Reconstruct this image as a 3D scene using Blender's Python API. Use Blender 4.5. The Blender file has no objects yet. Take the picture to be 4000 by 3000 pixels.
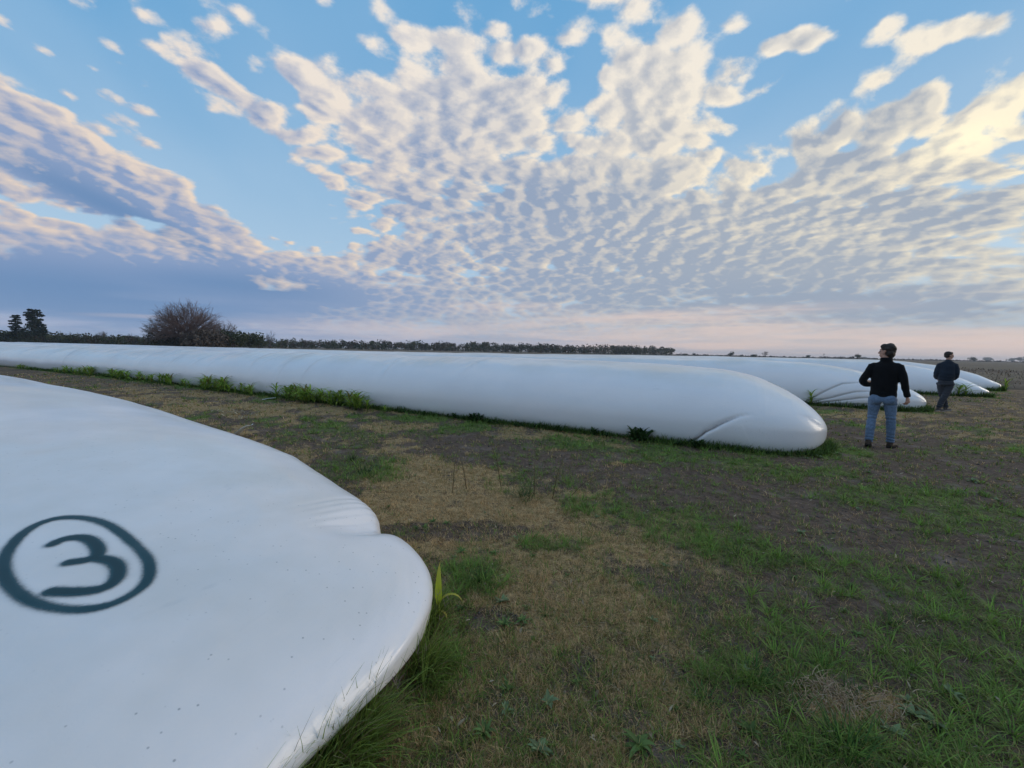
import bpy, math, random
import numpy as np
from mathutils import Matrix, Vector

S = bpy.context.scene
COL = S.collection
rad = math.radians

# ------------------------------------------------------------------ camera
FPX, CX, CY = 1600.0, 2000.0, 1500.0      # focal length and centre, in pixels of the 4000 x 3000 photograph
CAM_H = 1.5
PITCH, ROLL = math.atan(130 / 1600), rad(1.2)
_F = np.array([0, math.cos(PITCH), -math.sin(PITCH)])
_R0 = np.array([1.0, 0, 0])
_U0 = np.cross(_R0, _F)
_R = _R0 * math.cos(ROLL) + _U0 * math.sin(ROLL)
_U = np.cross(_R, _F)
CAMP = np.array([0, 0, CAM_H])


def ray(px, py):
    d = _F + _R * ((px - CX) / FPX) - _U * ((py - CY) / FPX)
    return d / np.linalg.norm(d)


def ground(px, py, z=0.0):
    """the place on the ground (or at height z) seen at a pixel of the photograph"""
    d = ray(px, py)
    t = (z - CAM_H) / d[2]
    return (CAMP + d * t)


def project(P):
    P = np.asarray(P, float) - CAMP
    f = P @ _F
    return np.stack([CX + FPX * (P @ _R) / f, CY - FPX * (P @ _U) / f], -1)


def azel(px, py):
    d = ray(px, py)
    return math.atan2(d[0], d[1]), math.asin(d[2])


# ------------------------------------------------------------------ noise
def _hash(ix, iy, seed):
    n = (ix.astype(np.int64) * 374761393 + iy.astype(np.int64) * 668265263 + seed * 1442695041) & 0x7fffffff
    n = ((n ^ (n >> 13)) * 1274126177) & 0x7fffffff
    n = (n ^ (n >> 16)) & 0xffff
    return n / 65535.0


def vnoise(x, y, seed=0):
    x = np.asarray(x, float); y = np.asarray(y, float)
    ix = np.floor(x).astype(np.int64); iy = np.floor(y).astype(np.int64)
    fx = x - ix; fy = y - iy
    fx = fx * fx * (3 - 2 * fx); fy = fy * fy * (3 - 2 * fy)
    a = _hash(ix, iy, seed); b = _hash(ix + 1, iy, seed); c = _hash(ix, iy + 1, seed); d = _hash(ix + 1, iy + 1, seed)
    return (a * (1 - fx) + b * fx) * (1 - fy) + (c * (1 - fx) + d * fx) * fy


def fbm(x, y, octv=4, seed=0, gain=0.5):
    v = 0; a = 1; s = 0
    for i in range(octv):
        v = v + a * vnoise(x * 2 ** i + 17.3 * i, y * 2 ** i - 9.1 * i, seed + i)
        s += a; a *= gain
    return v / s          # 0..1


def sstep(a, b, x):
    t = np.clip((x - a) / (b - a), 0, 1)
    return t * t * (3 - 2 * t)


# ------------------------------------------------------------------ the grain bags
AX = np.array([-0.89, 0.46]); AX = AX / np.linalg.norm(AX)      # runs along the bags, away to the left
NX = np.array([-AX[1], AX[0]]) * -1                              # across the bags, away from the camera
NX = NX if NX[1] > 0 else -NX


class Bag:
    """a settled bag: s runs along it from its end, q runs round it from the near ground line (0) over the top to the far one (1)"""
    def __init__(self, a, n, W=1.5, H=1.32, Ls=2.0, p=2.3, sH=(0, 1, 3, 5), vH=(.35, .7, 1.2, 1.32), ln=0.5, zc=0.36,
                 skew=0.0, exp=(0.86, 0.92), seed=1, wave=0.03, bend=0.0, sC=(0, 1), vC=(0, 0), folds=(), under=0.26, sW=(0, 1), vW=(1, 1)):
        self.__dict__.update(locals()); self.dirt = None

    def surf(self, s, q):
        s = np.asarray(s, float); q = np.asarray(q, float)
        t = np.clip(s / self.Ls, 0, 1)
        W = self.W * np.interp(s, self.sW, self.vW) * np.maximum(1 - (1 - t) ** self.p, 0) ** (1 / self.p)
        rn = np.sqrt(np.clip(1 - (1 - np.clip(s / self.ln, 0, 1)) ** 2, 0, 1))
        # smooth interpolation of the height
        H = np.interp(s, self.sH, self.vH)
        for o in (0.25, 0.5):
            H = 0.5 * H + 0.25 * np.interp(np.maximum(s - o, 0), self.sH, self.vH) + 0.25 * np.interp(s + o, self.sH, self.vH)
        far = sstep(1.5, 6, s)
        H = H * (1 + self.wave * far * ((fbm(s * 0.45, s * 0 + self.seed, 3, self.seed) - 0.5) * 2.2))
        W = W * (1 + 0.05 * far * (fbm(s * 0.3, s * 0 + 3, 2, self.seed + 9) - 0.5))
        zc = np.minimum(self.zc, H * 0.45)
        e1, e2 = self.exp
        ql = 0.13                                     # part of q below the widest line on each side
        up = np.clip((q - ql) / (1 - 2 * ql), 0, 1) * math.pi
        c, sn = np.cos(up), np.sin(up)
        w = -np.sign(c) * np.abs(c) ** e1 * W
        z = zc + (H - zc) * np.abs(sn) ** e2
        lo1 = np.clip(1 - q / ql, 0, 1); lo2 = np.clip((q - 1 + ql) / ql, 0, 1)
        lo = np.maximum(lo1, lo2)
        und = self.under * W / max(self.W, 1e-6)
        inw = und * (1 - np.sqrt(np.clip(1 - lo ** 2, 0, 1)))
        w = w - np.sign(w) * inw
        z = z - zc * np.sin(lo * math.pi / 2)
        # the nose: the ring shrinks on to the line z = zc
        z = zc + (z - zc) * rn
        C = np.interp(s, self.sC, self.vC) + self.bend * s ** 2
        # out and in along the surface normal: folds and creases (list of functions of s, q giving metres)
        d = 0
        for f in self.folds:
            d = d + f(s, q, self)
        nw = -np.cos(q * math.pi); nz = np.sin(q * math.pi)
        w = w + d * nw; z = np.maximum(z + d * nz, -0.05)
        a = self.a - s
        x = -a * AX[0] + (self.n + C + w) * NX[0]
        y = -a * AX[1] + (self.n + C + w) * NX[1]
        return np.stack([x, y, z + 0 * x], -1)


def groove(pts, depth, width, step=0.0, stepw=0.5, fade=0.25):
    """a crease along a polyline in (s, q'), q' = q * 4 so that both run in about metres; step > 0 lifts the side to the right"""
    P = np.array(pts, float)
    def f(s, q, bag):
        X = np.stack([np.asarray(s, float) + 0 * q, q * 4.0 + 0 * s], -1)
        best = np.full(X.shape[:-1], 1e9); side = np.zeros(X.shape[:-1]); tt = np.zeros(X.shape[:-1])
        n = len(P) - 1
        for i in range(n):
            A, B = P[i], P[i + 1]; AB = B - A; L2 = AB @ AB
            t = np.clip(((X - A) @ AB) / L2, 0, 1)
            D = X - (A + t[..., None] * AB)
            d = np.sqrt((D ** 2).sum(-1))
            sd = np.sign(AB[0] * (X[..., 1] - A[1]) - AB[1] * (X[..., 0] - A[0]))
            m = d < best
            best = np.where(m, d, best); side = np.where(m, sd, side); tt = np.where(m, (i + t) / n, tt)
        env = sstep(0, fade, 1.001 - tt)
        g = -depth * np.exp(-(best / width)) * env
        g = g + step * np.exp(-(best / stepw) ** 2) * (side > 0) * (1 - np.exp(-best / (width * 1.5))) * env
        if bag.dirt is not None:                 # the fold's shade, painted dark into the film colour
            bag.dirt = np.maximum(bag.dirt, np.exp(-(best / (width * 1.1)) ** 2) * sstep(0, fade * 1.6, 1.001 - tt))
        return g
    return f

# ------------------------------------------------------------------ camera, sky, sun, exposure
cam_d = bpy.data.cameras.new('camera')
cam_d.sensor_fit = 'HORIZONTAL'
cam_d.sensor_width = 36.0
cam_d.lens = FPX / 4000 * 36.0
cam_d.clip_start = 0.05
cam_d.clip_end = 20000
cam = bpy.data.objects.new('camera', cam_d)
COL.objects.link(cam)
cam.matrix_world = Matrix(((_R[0], _U[0], -_F[0], 0), (_R[1], _U[1], -_F[1], 0), (_R[2], _U[2], -_F[2], CAM_H), (0, 0, 0, 1)))
S.camera = cam

SUN_AZ, SUN_EL = rad(80), rad(11)       # azimuth from +Y towards +X

S.view_settings.view_transform = 'Standard'
S.view_settings.look = 'None'
S.view_settings.gamma = 1
S.view_settings.exposure = 0.14
S.view_settings.use_curve_mapping = False

world = bpy.data.worlds.new('World')
S.world = world
world.use_nodes = True
WT = world.node_tree
WT.nodes.clear()


class V:
    """a small expression writer over shader nodes"""
    nt = WT
    def __init__(self, s): self.s = s
    def _m(op, *a, clamp=False):
        n = V.nt.nodes.new('ShaderNodeMath'); n.operation = op; n.use_clamp = clamp
        for i, x in enumerate(a):
            if isinstance(x, V): V.nt.links.new(x.s, n.inputs[i])
            else: n.inputs[i].default_value = x
        return V(n.outputs[0])
    def __add__(a, b): return V._m('ADD', a, b)
    __radd__ = __add__
    def __sub__(a, b): return V._m('SUBTRACT', a, b)
    def __rsub__(a, b): return V._m('SUBTRACT', b, a)
    def __mul__(a, b): return V._m('MULTIPLY', a, b)
    __rmul__ = __mul__
    def __truediv__(a, b): return V._m('DIVIDE', a, b)
    def __rtruediv__(a, b): return V._m('DIVIDE', b, a)
    def pow(a, b): return V._m('POWER', a, b)
    def max(a, b): return V._m('MAXIMUM', a, b)
    def min(a, b): return V._m('MINIMUM', a, b)
    def clamp(a): return V._m('ADD', a, 0.0, clamp=True)
    def ss(a, lo, hi, o0=0.0, o1=1.0):
        n = V.nt.nodes.new('ShaderNodeMapRange'); n.interpolation_type = 'SMOOTHSTEP'
        V.nt.links.new(a.s, n.inputs[0])
        for i, v in ((1, lo), (2, hi), (3, o0), (4, o1)): n.inputs[i].default_value = v
        return V(n.outputs[0])
    def lin(a, lo, hi, o0=0.0, o1=1.0):
        n = V.nt.nodes.new('ShaderNodeMapRange'); n.clamp = True
        V.nt.links.new(a.s, n.inputs[0])
        for i, v in ((1, lo), (2, hi), (3, o0), (4, o1)): n.inputs[i].default_value = v
        return V(n.outputs[0])


def N(t, **k):
    n = V.nt.nodes.new(t)
    for a, b in k.items(): setattr(n, a, b)
    return n


def link(a, b): V.nt.links.new(a.s if isinstance(a, V) else a, b)


def vec(x, y, z=0.0):
    n = N('ShaderNodeCombineXYZ')
    for i, c in enumerate((x, y, z)):
        if isinstance(c, V): link(c, n.inputs[i])
        else: n.inputs[i].default_value = c
    return V(n.outputs[0])


def noise(v, scale=1.0, detail=3, rough=0.5, dist=0.0, lac=2.0):
    n = N('ShaderNodeTexNoise'); link(v, n.inputs['Vector'])
    n.inputs['Scale'].default_value = scale; n.inputs['Detail'].default_value = detail
    n.inputs['Roughness'].default_value = rough; n.inputs['Distortion'].default_value = dist
    n.inputs['Lacunarity'].default_value = lac
    return V(n.outputs[0])


def mixc(f, a, b):
    n = N('ShaderNodeMix', data_type='RGBA')
    for s, c in ((0, f), (6, a), (7, b)):
        if isinstance(c, V): link(c, n.inputs[s])
        elif isinstance(c, tuple): n.inputs[s].default_value = (*c, 1)
        else: n.inputs[s].default_value = c
    return V(n.outputs[2])


def blobs(g, lst):
    """soft patches of sky: (px, py, half width, half height, tilt in degrees, amount)"""
    tot = None
    for px, py, rx, ry, tilt, amt in lst:
        d = ray(px, py)
        n = N('ShaderNodeMapping', vector_type='TEXTURE'); link(g, n.inputs[0])
        n.inputs['Location'].default_value = (d[0] / d[1], d[2] / d[1], 0)
        n.inputs['Rotation'].default_value = (0, 0, rad(tilt))
        n.inputs['Scale'].default_value = (rx / FPX, ry / FPX, 1)
        l = N('ShaderNodeVectorMath', operation='LENGTH'); link(n.outputs[0], l.inputs[0])
        v = V(l.outputs['Value']).ss(0.1, 1.45, amt, 0.0)
        tot = v if tot is None else tot + v
        # a negligible dependence on the running total: it makes Cycles evaluate the patches one after another
        q = N('ShaderNodeVectorMath', operation='MULTIPLY_ADD'); link(tot, q.inputs[0])
        q.inputs[1].default_value = (1e-9, 1e-9, 1e-9); link(g, q.inputs[2]); g = V(q.outputs[0])
    return tot


tc = N('ShaderNodeTexCoord')
sx = N('ShaderNodeSeparateXYZ'); link(tc.outputs['Generated'], sx.inputs[0])
X, Y, Z = (V(o) for o in sx.outputs)
Zp = Z.max(0.0)
el = V._m('ARCSINE', Zp)
front = Y.ss(0.05, 0.25)
Yc = Y.max(0.12)
G = vec(X / Yc, Z / Yc, 0.0)
gx = X / Yc
rgt = (X * math.sin(SUN_AZ) + Y * math.cos(SUN_AZ))       # -1 away from the sun .. 1 towards it

# the cloud layer as a flat sheet overhead, turned so that its rows run to px 1400 on the horizon
ph = math.atan2(ray(1400, 1360)[0], ray(1400, 1360)[1])
zz = Zp + 0.27
px_ = X / zz; py_ = Y / zz
U_ = px_ * math.cos(ph) - py_ * math.sin(ph)         # across the rows
V_ = px_ * math.sin(ph) + py_ * math.cos(ph)         # along the rows
wx = (noise(vec(U_, V_, 3.0), 1.1, 2) - 0.5) * 0.22
wy = (noise(vec(U_, V_, 8.0), 1.1, 2) - 0.5) * 0.22
U_ = U_ + wx; V_ = V_ + wy
su = math.sin(SUN_AZ - ph); sv = math.cos(SUN_AZ - ph)


def puffs(u, v):
    w1_ = (noise(vec(u * 9, v * 9, 4.0), 1.0, 2) - 0.5) * 0.06
    w2_ = (noise(vec(u * 9, v * 9, 9.0), 1.0, 2) - 0.5) * 0.06
    vo = N('ShaderNodeTexVoronoi', feature='SMOOTH_F1'); link(vec((u + w1_) * 12.5, (v + w2_) * 13.5, 0.5), vo.inputs['Vector'])
    vo.inputs['Scale'].default_value = 1.0; vo.inputs['Smoothness'].default_value = 0.35; vo.inputs['Randomness'].default_value = 0.95
    cell = 0.47 - V(vo.outputs['Distance'])
    a = noise(vec(u * 11.0, v * 11.5, 1.7), 1.0, 6, 0.58)
    b = noise(vec(u * 3.4, v * 3.0, 5.2), 1.0, 3, 0.5)
    return cell * 0.80 + (a - 0.5) * 1.15 + (b - 0.5) * 1.0


D0 = puffs(U_, V_)
D1 = puffs(U_ + su * 0.022, V_ + sv * 0.022)

COVER = [  # where the photograph has cloud (+) and clear sky (-)
    (60, 395, 300, 80, -20, .95), (300, 640, 640, 140, -27, 1.35), (150, 740, 420, 90, -18, .8), (700, 810, 420, 95, -30, 1.15),
    (250, 930, 520, 75, -12, .9), (600, 990, 300, 70, -14, .8), (950, 1050, 480, 75, -8, .9), (300, 1120, 900, 140, -4, 1.1),
    (760, 200, 130, 140, -70, .75), (900, 370, 260, 65, -35, .85), (480, 160, 130, 45, -10, .5), (620, 310, 240, 40, -32, .55),
    (1130, 250, 340, 80, -40, 1.05), (1340, 430, 240, 110, -48, .80), (980, 540, 110, 50, -10, .55), (1080, 680, 130, 40, -20, .45),
    (1500, 600, 380, 170, -35, .62), (1750, 380, 300, 300, -45, .62), (1720, 110, 330, 130, -25, .62), (2130, 90, 180, 130, 10, .62), (2050, 300, 160, 120, 10, .5), (1450, 900, 330, 80, -10, .40),
    (2420, 150, 150, 190, 20, .60), (2350, 420, 300, 120, 0, .45), (2650, 220, 240, 260, -10, .72), (2550, 420, 300, 200, 0, .65), (2820, 270, 110, 90, 30, .5), (2150, 720, 750, 330, 0, .86), (2950, 800, 950, 240, 8, .72), (1850, 480, 420, 200, -30, .45), (2860, 520, 170, 110, 20, .5),
    (2700, 1000, 1650, 230, 0, .75), (3350, 480, 400, 80, 14, .75), (3550, 600, 500, 170, 20, .60), (3600, 140, 260, 75, 8, 1.0), (3450, 300, 380, 50, 33, .95), (3620, 380, 200, 60, 20, .6), (3950, 370, 300, 80, 25, .75), (3830, 560, 250, 100, 25, .80), (3700, 800, 700, 200, 10, .66),
    (3130, 150, 190, 50, 16, 1.1), (2900, 380, 120, 40, 12, .62), (3010, 320, 100, 30, 35, .55), (3870, 90, 130, 35, 28, .62), (3960, 210, 130, 45, 25, .6), (3380, 190, 90, 30, 20, .3),
    (1300, 1160, 500, 90, 0, .4), (1500, 1000, 300, 50, 0, .6), (1350, 760, 260, 60, -14, .35),
    # clear
    (880, 620, 420, 150, -38, -1.0), (1080, 820, 240, 110, -20, -.5), (330, 110, 700, 230, 0, -.35), (1250, 870, 260, 90, -12, -.75), (1130, 740, 240, 110, -25, -.4), (2270, 320, 70, 200, 0, -.25),
    (3120, 360, 330, 200, 35, -.5), (3250, 40, 420, 110, 0, -.5), (1400, 130, 240, 120, -30, -.45), (3980, 600, 130, 45, 20, -.3), (1080, 1110, 190, 38, -6, -1.1), (1250, 940, 180, 60, 0, -.5),
    (220, 835, 240, 26, -12, -.8), (560, 870, 200, 24, -14, -.6), (2950, 600, 100, 50, 10, -.25), (3350, 700, 130, 30, 15, -.3),
]
cov = blobs(G, COVER)
cov = cov * front + (1.0 - front) * 0.18 + el.ss(rad(42), rad(60), 0.0, 0.3)
low = el.ss(rad(4.5), rad(16), 1.0, 0.0)
D = cov * 0.74 + D0 * (1.75 - low * 1.1) - 0.22 + low * 0.46
alpha = D.ss(-0.12, 0.42)
thick = D.ss(0.15, 0.85)
emb = (D0 - D1)
litm = (emb * (2.5 - low * 1.6) + 0.50 - low * 0.06).clamp()

DARK = [(250, 1150, 1000, 150, -4, .95), (1000, 1110, 420, 60, -5, .5), (350, 760, 520, 70, -24, .55), (2900, 1200, 1700, 110, 0, .35), (2100, 800, 650, 130, 0, .30), (2500, 1020, 1200, 110, 0, .25), (3300, 500, 220, 60, 10, .3), (3350, 620, 300, 60, 10, .3),
        (3600, 820, 600, 120, 0, .25), (3500, 1180, 900, 90, 0, .25), (500, 840, 500, 40, -22, .3)]
BRIGHT = [(3780, 540, 320, 110, 25, .6), (3950, 420, 260, 160, 30, .35), (3350, 900, 170, 50, 10, .35), (900, 960, 500, 40, -8, .5), (400, 560, 360, 45, -32, .45), (820, 760, 330, 45, -30, .45),
          (1150, 220, 360, 50, -40, .35), (1400, 470, 280, 60, -50, .35), (2600, 300, 330, 350, 0, .25), (1080, 1110, 170, 34, -6, .9), (3600, 170, 260, 60, 10, .35), (3330, 300, 350, 45, 30, .35), (150, 880, 250, 40, -14, .45), (640, 950, 200, 40, -14, .5)]
dark = blobs(G, DARK) * front
bright = blobs(G, BRIGHT) * front

# clear sky: the Nishita sky, evened towards the blue of the photograph
sk = N('ShaderNodeTexSky', sky_type='NISHITA', sun_disc=False)
sk.sun_elevation = SUN_EL; sk.sun_rotation = SUN_AZ
sk.air_density = 1.0; sk.dust_density = 0.6; sk.ozone_density = 2.0
nish = V(sk.outputs[0])
GAIN = 10.0       # strength of the background is 1 / GAIN
def c10(r, g, b): return (r * GAIN, g * GAIN, b * GAIN)
clear = mixc(el.ss(rad(4), rad(36)), c10(.42, .58, .74), c10(.088, .335, .63))
clear = mixc(gx.ss(-1.3, 0.2, 0.0, 1.0) * 0.0 + rgt.ss(0.2, 0.95, 0.0, 0.45) * el.ss(rad(2), rad(40), 1.0, 0.2), clear, c10(.55, .66, .74))
clear = mixc(0.12, clear, nish)
veil = noise(vec(U_ * 0.8, V_ * 0.35, 11.0), 1.0, 4, 0.6).ss(0.40, 0.80, 0.0, 0.40)
clear = mixc(veil * el.ss(rad(5), rad(20)), clear, c10(.50, .62, .74))

warm = mixc(rgt.ss(-0.6, 0.9), c10(.74, .60, .49), c10(.90, .79, .58))
warm = mixc(el.ss(rad(10), rad(36)) * 0.65, warm, c10(.82, .78, .73))
shade = mixc(rgt.ss(-0.5, 0.8), c10(.24, .32, .50), c10(.36, .40, .46))
shade = mixc(dark.clamp(), shade, mixc(rgt.ss(-0.5, 0.7), c10(.115, .225, .42), c10(.23, .30, .42)))
high = el.ss(rad(12), rad(34))
lit = (litm * (1.0 - thick * 0.25) + 0.16 + high * 0.22 - thick * 0.30 + bright * 0.65 - dark * 0.75 - low * 0.12).clamp()
ccol = mixc(lit, shade, warm)
glow = (blobs(G, [(3750, 560, 200, 80, 15, .9), (3960, 400, 200, 130, 25, .5)]) * front * lit).clamp()
ccol = mixc(glow * 0.7, ccol, c10(1.10, .98, .68))
sky = mixc(alpha * 0.96, clear, ccol)

# streaked layers near the horizon
az = V._m('ARCTAN2', X, Y)
st = noise(vec(az * 2.2, el * 22.0, 2.0), 1.0, 5, 0.55, 0.35)
st2 = noise(vec(az * 5.0, el * 55.0, 6.0), 1.0, 4, 0.55, 0.3)
pink = mixc(rgt.ss(-0.55, 0.75), c10(.34, .40, .55), c10(.62, .50, .47))
bluegrey = mixc(rgt.ss(-0.5, 0.9), c10(.19, .29, .47), c10(.34, .38, .45))
hz = el.ss(rad(0.2), rad(7.5), 1.0, 0.0)
lay = mixc((st.ss(0.40, 0.62) * 0.8 + (st2 - 0.5) * 0.9 + el.ss(rad(1.0), rad(4.0), 0.45, -0.15)).clamp(), bluegrey, pink)
sky = mixc(hz * 0.92, sky, lay)
rose = blobs(G, [(3500, 1320, 1400, 55, -1.5, 1.0), (2800, 1225, 700, 28, 4, .7), (2000, 1200, 300, 22, 0, .5), (500, 1234, 220, 9, -1, .6), (1700, 1290, 900, 40, -1, .35)]) * front
sky = mixc((rose * (st2.ss(0.35, 0.6) * 0.6 + 0.4)).clamp() * 0.8, sky, c10(.66, .54, .50))
# below the horizon the world is dark ground
sky = mixc(Z.ss(-0.02, -0.001, 1.0, 0.0), sky, c10(.05, .05, .05))
bg = N('ShaderNodeBackground'); link(sky, bg.inputs[0]); bg.inputs[1].default_value = 1.0 / GAIN
wo = N('ShaderNodeOutputWorld'); link(bg.outputs[0], wo.inputs[0])
world.cycles.sampling_method = 'MANUAL'
world.cycles.sample_map_resolution = 1024

sun_d = bpy.data.lights.new('sun', 'SUN')
sun_d.energy = 0.9
sun_d.angle = rad(34)
sun_d.color = (1.0, 0.84, 0.64)
sun = bpy.data.objects.new('sun', sun_d)
COL.objects.link(sun)
sd = Vector((math.sin(SUN_AZ) * math.cos(SUN_EL), math.cos(SUN_AZ) * math.cos(SUN_EL), math.sin(SUN_EL)))
sun.rotation_euler = sd.to_track_quat('Z', 'Y').to_euler()


def pinch1(s, q, bag):
    """where the sheet of the near bag is gathered on its far shoulder"""
    e = np.exp(-((s - 0.86) / 0.14) ** 2) * sstep(0.60, 0.74, q)
    w = 0
    for k in range(5):
        w = w + 0.012 * np.exp(-(np.abs(s - 0.95 - 0.07 * k - 0.35 * (q - 0.75)) / 0.018)) * sstep(0.60, 0.68, q) * sstep(0.9, 0.8, q)
    return -0.085 * e - w


def rings(seed, n, s0, s1, amp, lean=0.5, q0=.18, q1=.75):
    """fine slanting wrinkles that cross the back of a bag"""
    rng = np.random.RandomState(seed)
    P = [(s0 + (s1 - s0) * rng.rand() ** .8, rng.uniform(.15, 1) ** 2, rng.uniform(-.8, 1.6) * lean, rng.uniform(.30, .52), rng.uniform(.05, .13), rng.uniform(.03, .08), rng.uniform(-3, 3)) for _ in range(n)]
    def f(s, q, bag):
        d = 0
        for c, a, l, qc, qw, w, cv in P:
            if not (np.abs(s - c) < 3.5).any():
                continue
            u = s - c - l * 3.0 * (qc - q) - cv * (q - qc) ** 2
            m = np.exp(-((q - qc) / qw) ** 2)
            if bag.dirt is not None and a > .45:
                bag.dirt = np.maximum(bag.dirt, .26 * a * np.exp(-((u + .03) / .03) ** 2) * m)  # shade line beside the stronger wrinkles, painted as colour
            d = d + amp * a * (np.exp(-np.abs(u / w)) - 0.6 * np.exp(-((u - 0.14) / 0.09) ** 2)) * m
        return d
    return f


def billow(seed, amp, fs=0.9, fq=5):
    def f(s, q, bag):
        return amp * (fbm(s * fs + q * 1.2, q * fq, 3, seed) - 0.5) * 2
    return f


def fan(pts_list, depth, width):
    fs = [groove(p, depth, width, 0.0) for p in pts_list]
    return lambda s, q, bag: sum(f(s, q, bag) for f in fs)


def swell(s, q, bag):
    """long waves of the ridge where the sheet sagged between loads"""
    return .055 * sstep(9, 18, s) * (np.abs(np.sin(s * .62 + 2.2 * fbm(s * .2, s * 0, 2, 6) - 1.1 * (q - .4))) - .5) * np.clip(np.sin(q * math.pi), 0, 1) ** 2


BAGS = [
    dict(b=Bag(a=-1.109, n=1.16, W=1.48, Ls=0.874, p=3.484, sH=(0, .5, 1.5, 3, 6, 9, 14), vH=(.425, .499, .588, .742, 1.01, 1.05, 1.08), ln=0.75, zc=0.336, seed=3,
               sW=(0, .6, 1.2, 2.5, 5), vW=(.80, .77, .868, .955, 1.02), sC=(0, .6, 1.2, 2.5, 5), vC=(-.57, -.363, -.255, -.02, .061),
               exp=(0.98, 0.98), wave=0.02, folds=(pinch1, billow(5, 0.010), billow(6, .004, 3.5, 18)))),
    dict(b=Bag(a=1.60, n=9.19, W=1.76, Ls=1.5, p=3.2, sH=(0, .5, 1.1, 1.8, 2.6, 3.6, 5, 9, 16, 37, 60), vH=(.52, .888, 1.18, 1.25, 1.275, 1.315, 1.327, 1.29, 1.26, 1.18, 1.1), ln=0.60, zc=0.32, seed=1,
               sW=(0, 1), vW=(.91, 1.0), wave=0.03, sC=(0, 9, 14, 25, 37, 60), vC=(-.15, -.1, 0.05, .4, -.1, -.4),
               folds=(groove([(2.14, -.1), (2.02, .2), (1.81, .46), (1.58, .61), (1.36, .74), (1.1, .83)], .085, .016, .045, .35, .45), billow(8, 0.014), rings(4, 150, 6, 46, .045), swell))),
    dict(b=Bag(a=5.43, n=17.12, W=1.52, Ls=1.6, p=3.2, sH=(0, .5, 1.3, 2.2, 3.2, 4.6, 6, 22, 30), vH=(.426, .708, 1.046, 1.235, 1.31, 1.34, 1.36, 1.34, 1.18), ln=0.65, zc=0.28, seed=7, wave=0.045,
               folds=(fan([[(3.3, .06), (2.9, .5), (2.2, .95), (1.4, 1.15)], [(3.2, .12), (2.7, .42), (1.9, .72), (1.2, .84)], [(3.1, .12), (2.6, .33), (1.8, .55), (1.1, .62)], [(3.0, .10), (2.4, .24), (1.5, .36), (.9, .42)], [(3.2, .05), (2.4, .12), (1.2, .13), (.6, .14)]], .035, .018),
                      billow(11, 0.02), rings(9, 20, 6, 30, .02)))),
    dict(b=Bag(a=9.923, n=24.9, W=1.40, Ls=3.1, p=4.2, sH=(0, .5, 2, 4, 6, 8, 16, 34), vH=(.301, .599, 1.178, 1.38, 1.4, 1.4, 1.38, 1.15), ln=0.9, zc=0.25, seed=12, sW=(0, 2), vW=(.83, 1), wave=0.02, folds=(billow(13, 0.02),))),
    dict(b=Bag(a=12.54, n=30.25, W=1.40, Ls=3.5, p=4.0, sH=(0, .5, 2, 4, 6, 8, 16, 34), vH=(.388, .665, 1.148, 1.40, 1.42, 1.42, 1.40, 1.15), ln=1.0, zc=0.25, seed=15, sW=(0, 2), vW=(.83, 1), wave=0.02, folds=(billow(17, 0.02),))),
]

# ------------------------------------------------------------------ materials
def material(name, rough=0.6, spec=0.3):
    m = bpy.data.materials.new(name); m.use_nodes = True
    V.nt = m.node_tree
    b = m.node_tree.nodes['Principled BSDF']
    b.inputs['Roughness'].default_value = rough
    b.inputs['Specular IOR Level'].default_value = spec
    return m, b


def setc(b, c, key='Base Color'):
    if isinstance(c, V): link(c, b.inputs[key])
    elif isinstance(c, tuple): b.inputs[key].default_value = (*c, 1)
    else: b.inputs[key].default_value = c


def attr(name, kind='Fac'):
    n = N('ShaderNodeAttribute', attribute_name=name); return V(n.outputs[kind])


def objco():
    return V(N('ShaderNodeTexCoord').outputs['Object'])


def bump(b, h, strength=0.5, dist=0.02):
    n = N('ShaderNodeBump'); n.inputs['Strength'].default_value = strength; n.inputs['Distance'].default_value = dist
    link(h, n.inputs['Height']); V.nt.links.new(n.outputs[0], b.inputs['Normal'])


def plain(name, c, rough=0.7, spec=0.25, var=0.25, scale=30, bs=0.0):
    m, b = material(name, rough, spec)
    n = noise(objco(), scale, 3)
    setc(b, mixc(n.ss(.3, .7), tuple(x * (1 - var) for x in c), tuple(min(1, x * (1 + var)) for x in c)))
    if bs: bump(b, noise(objco(), scale * 2, 3), bs, 0.01)
    return m


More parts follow.
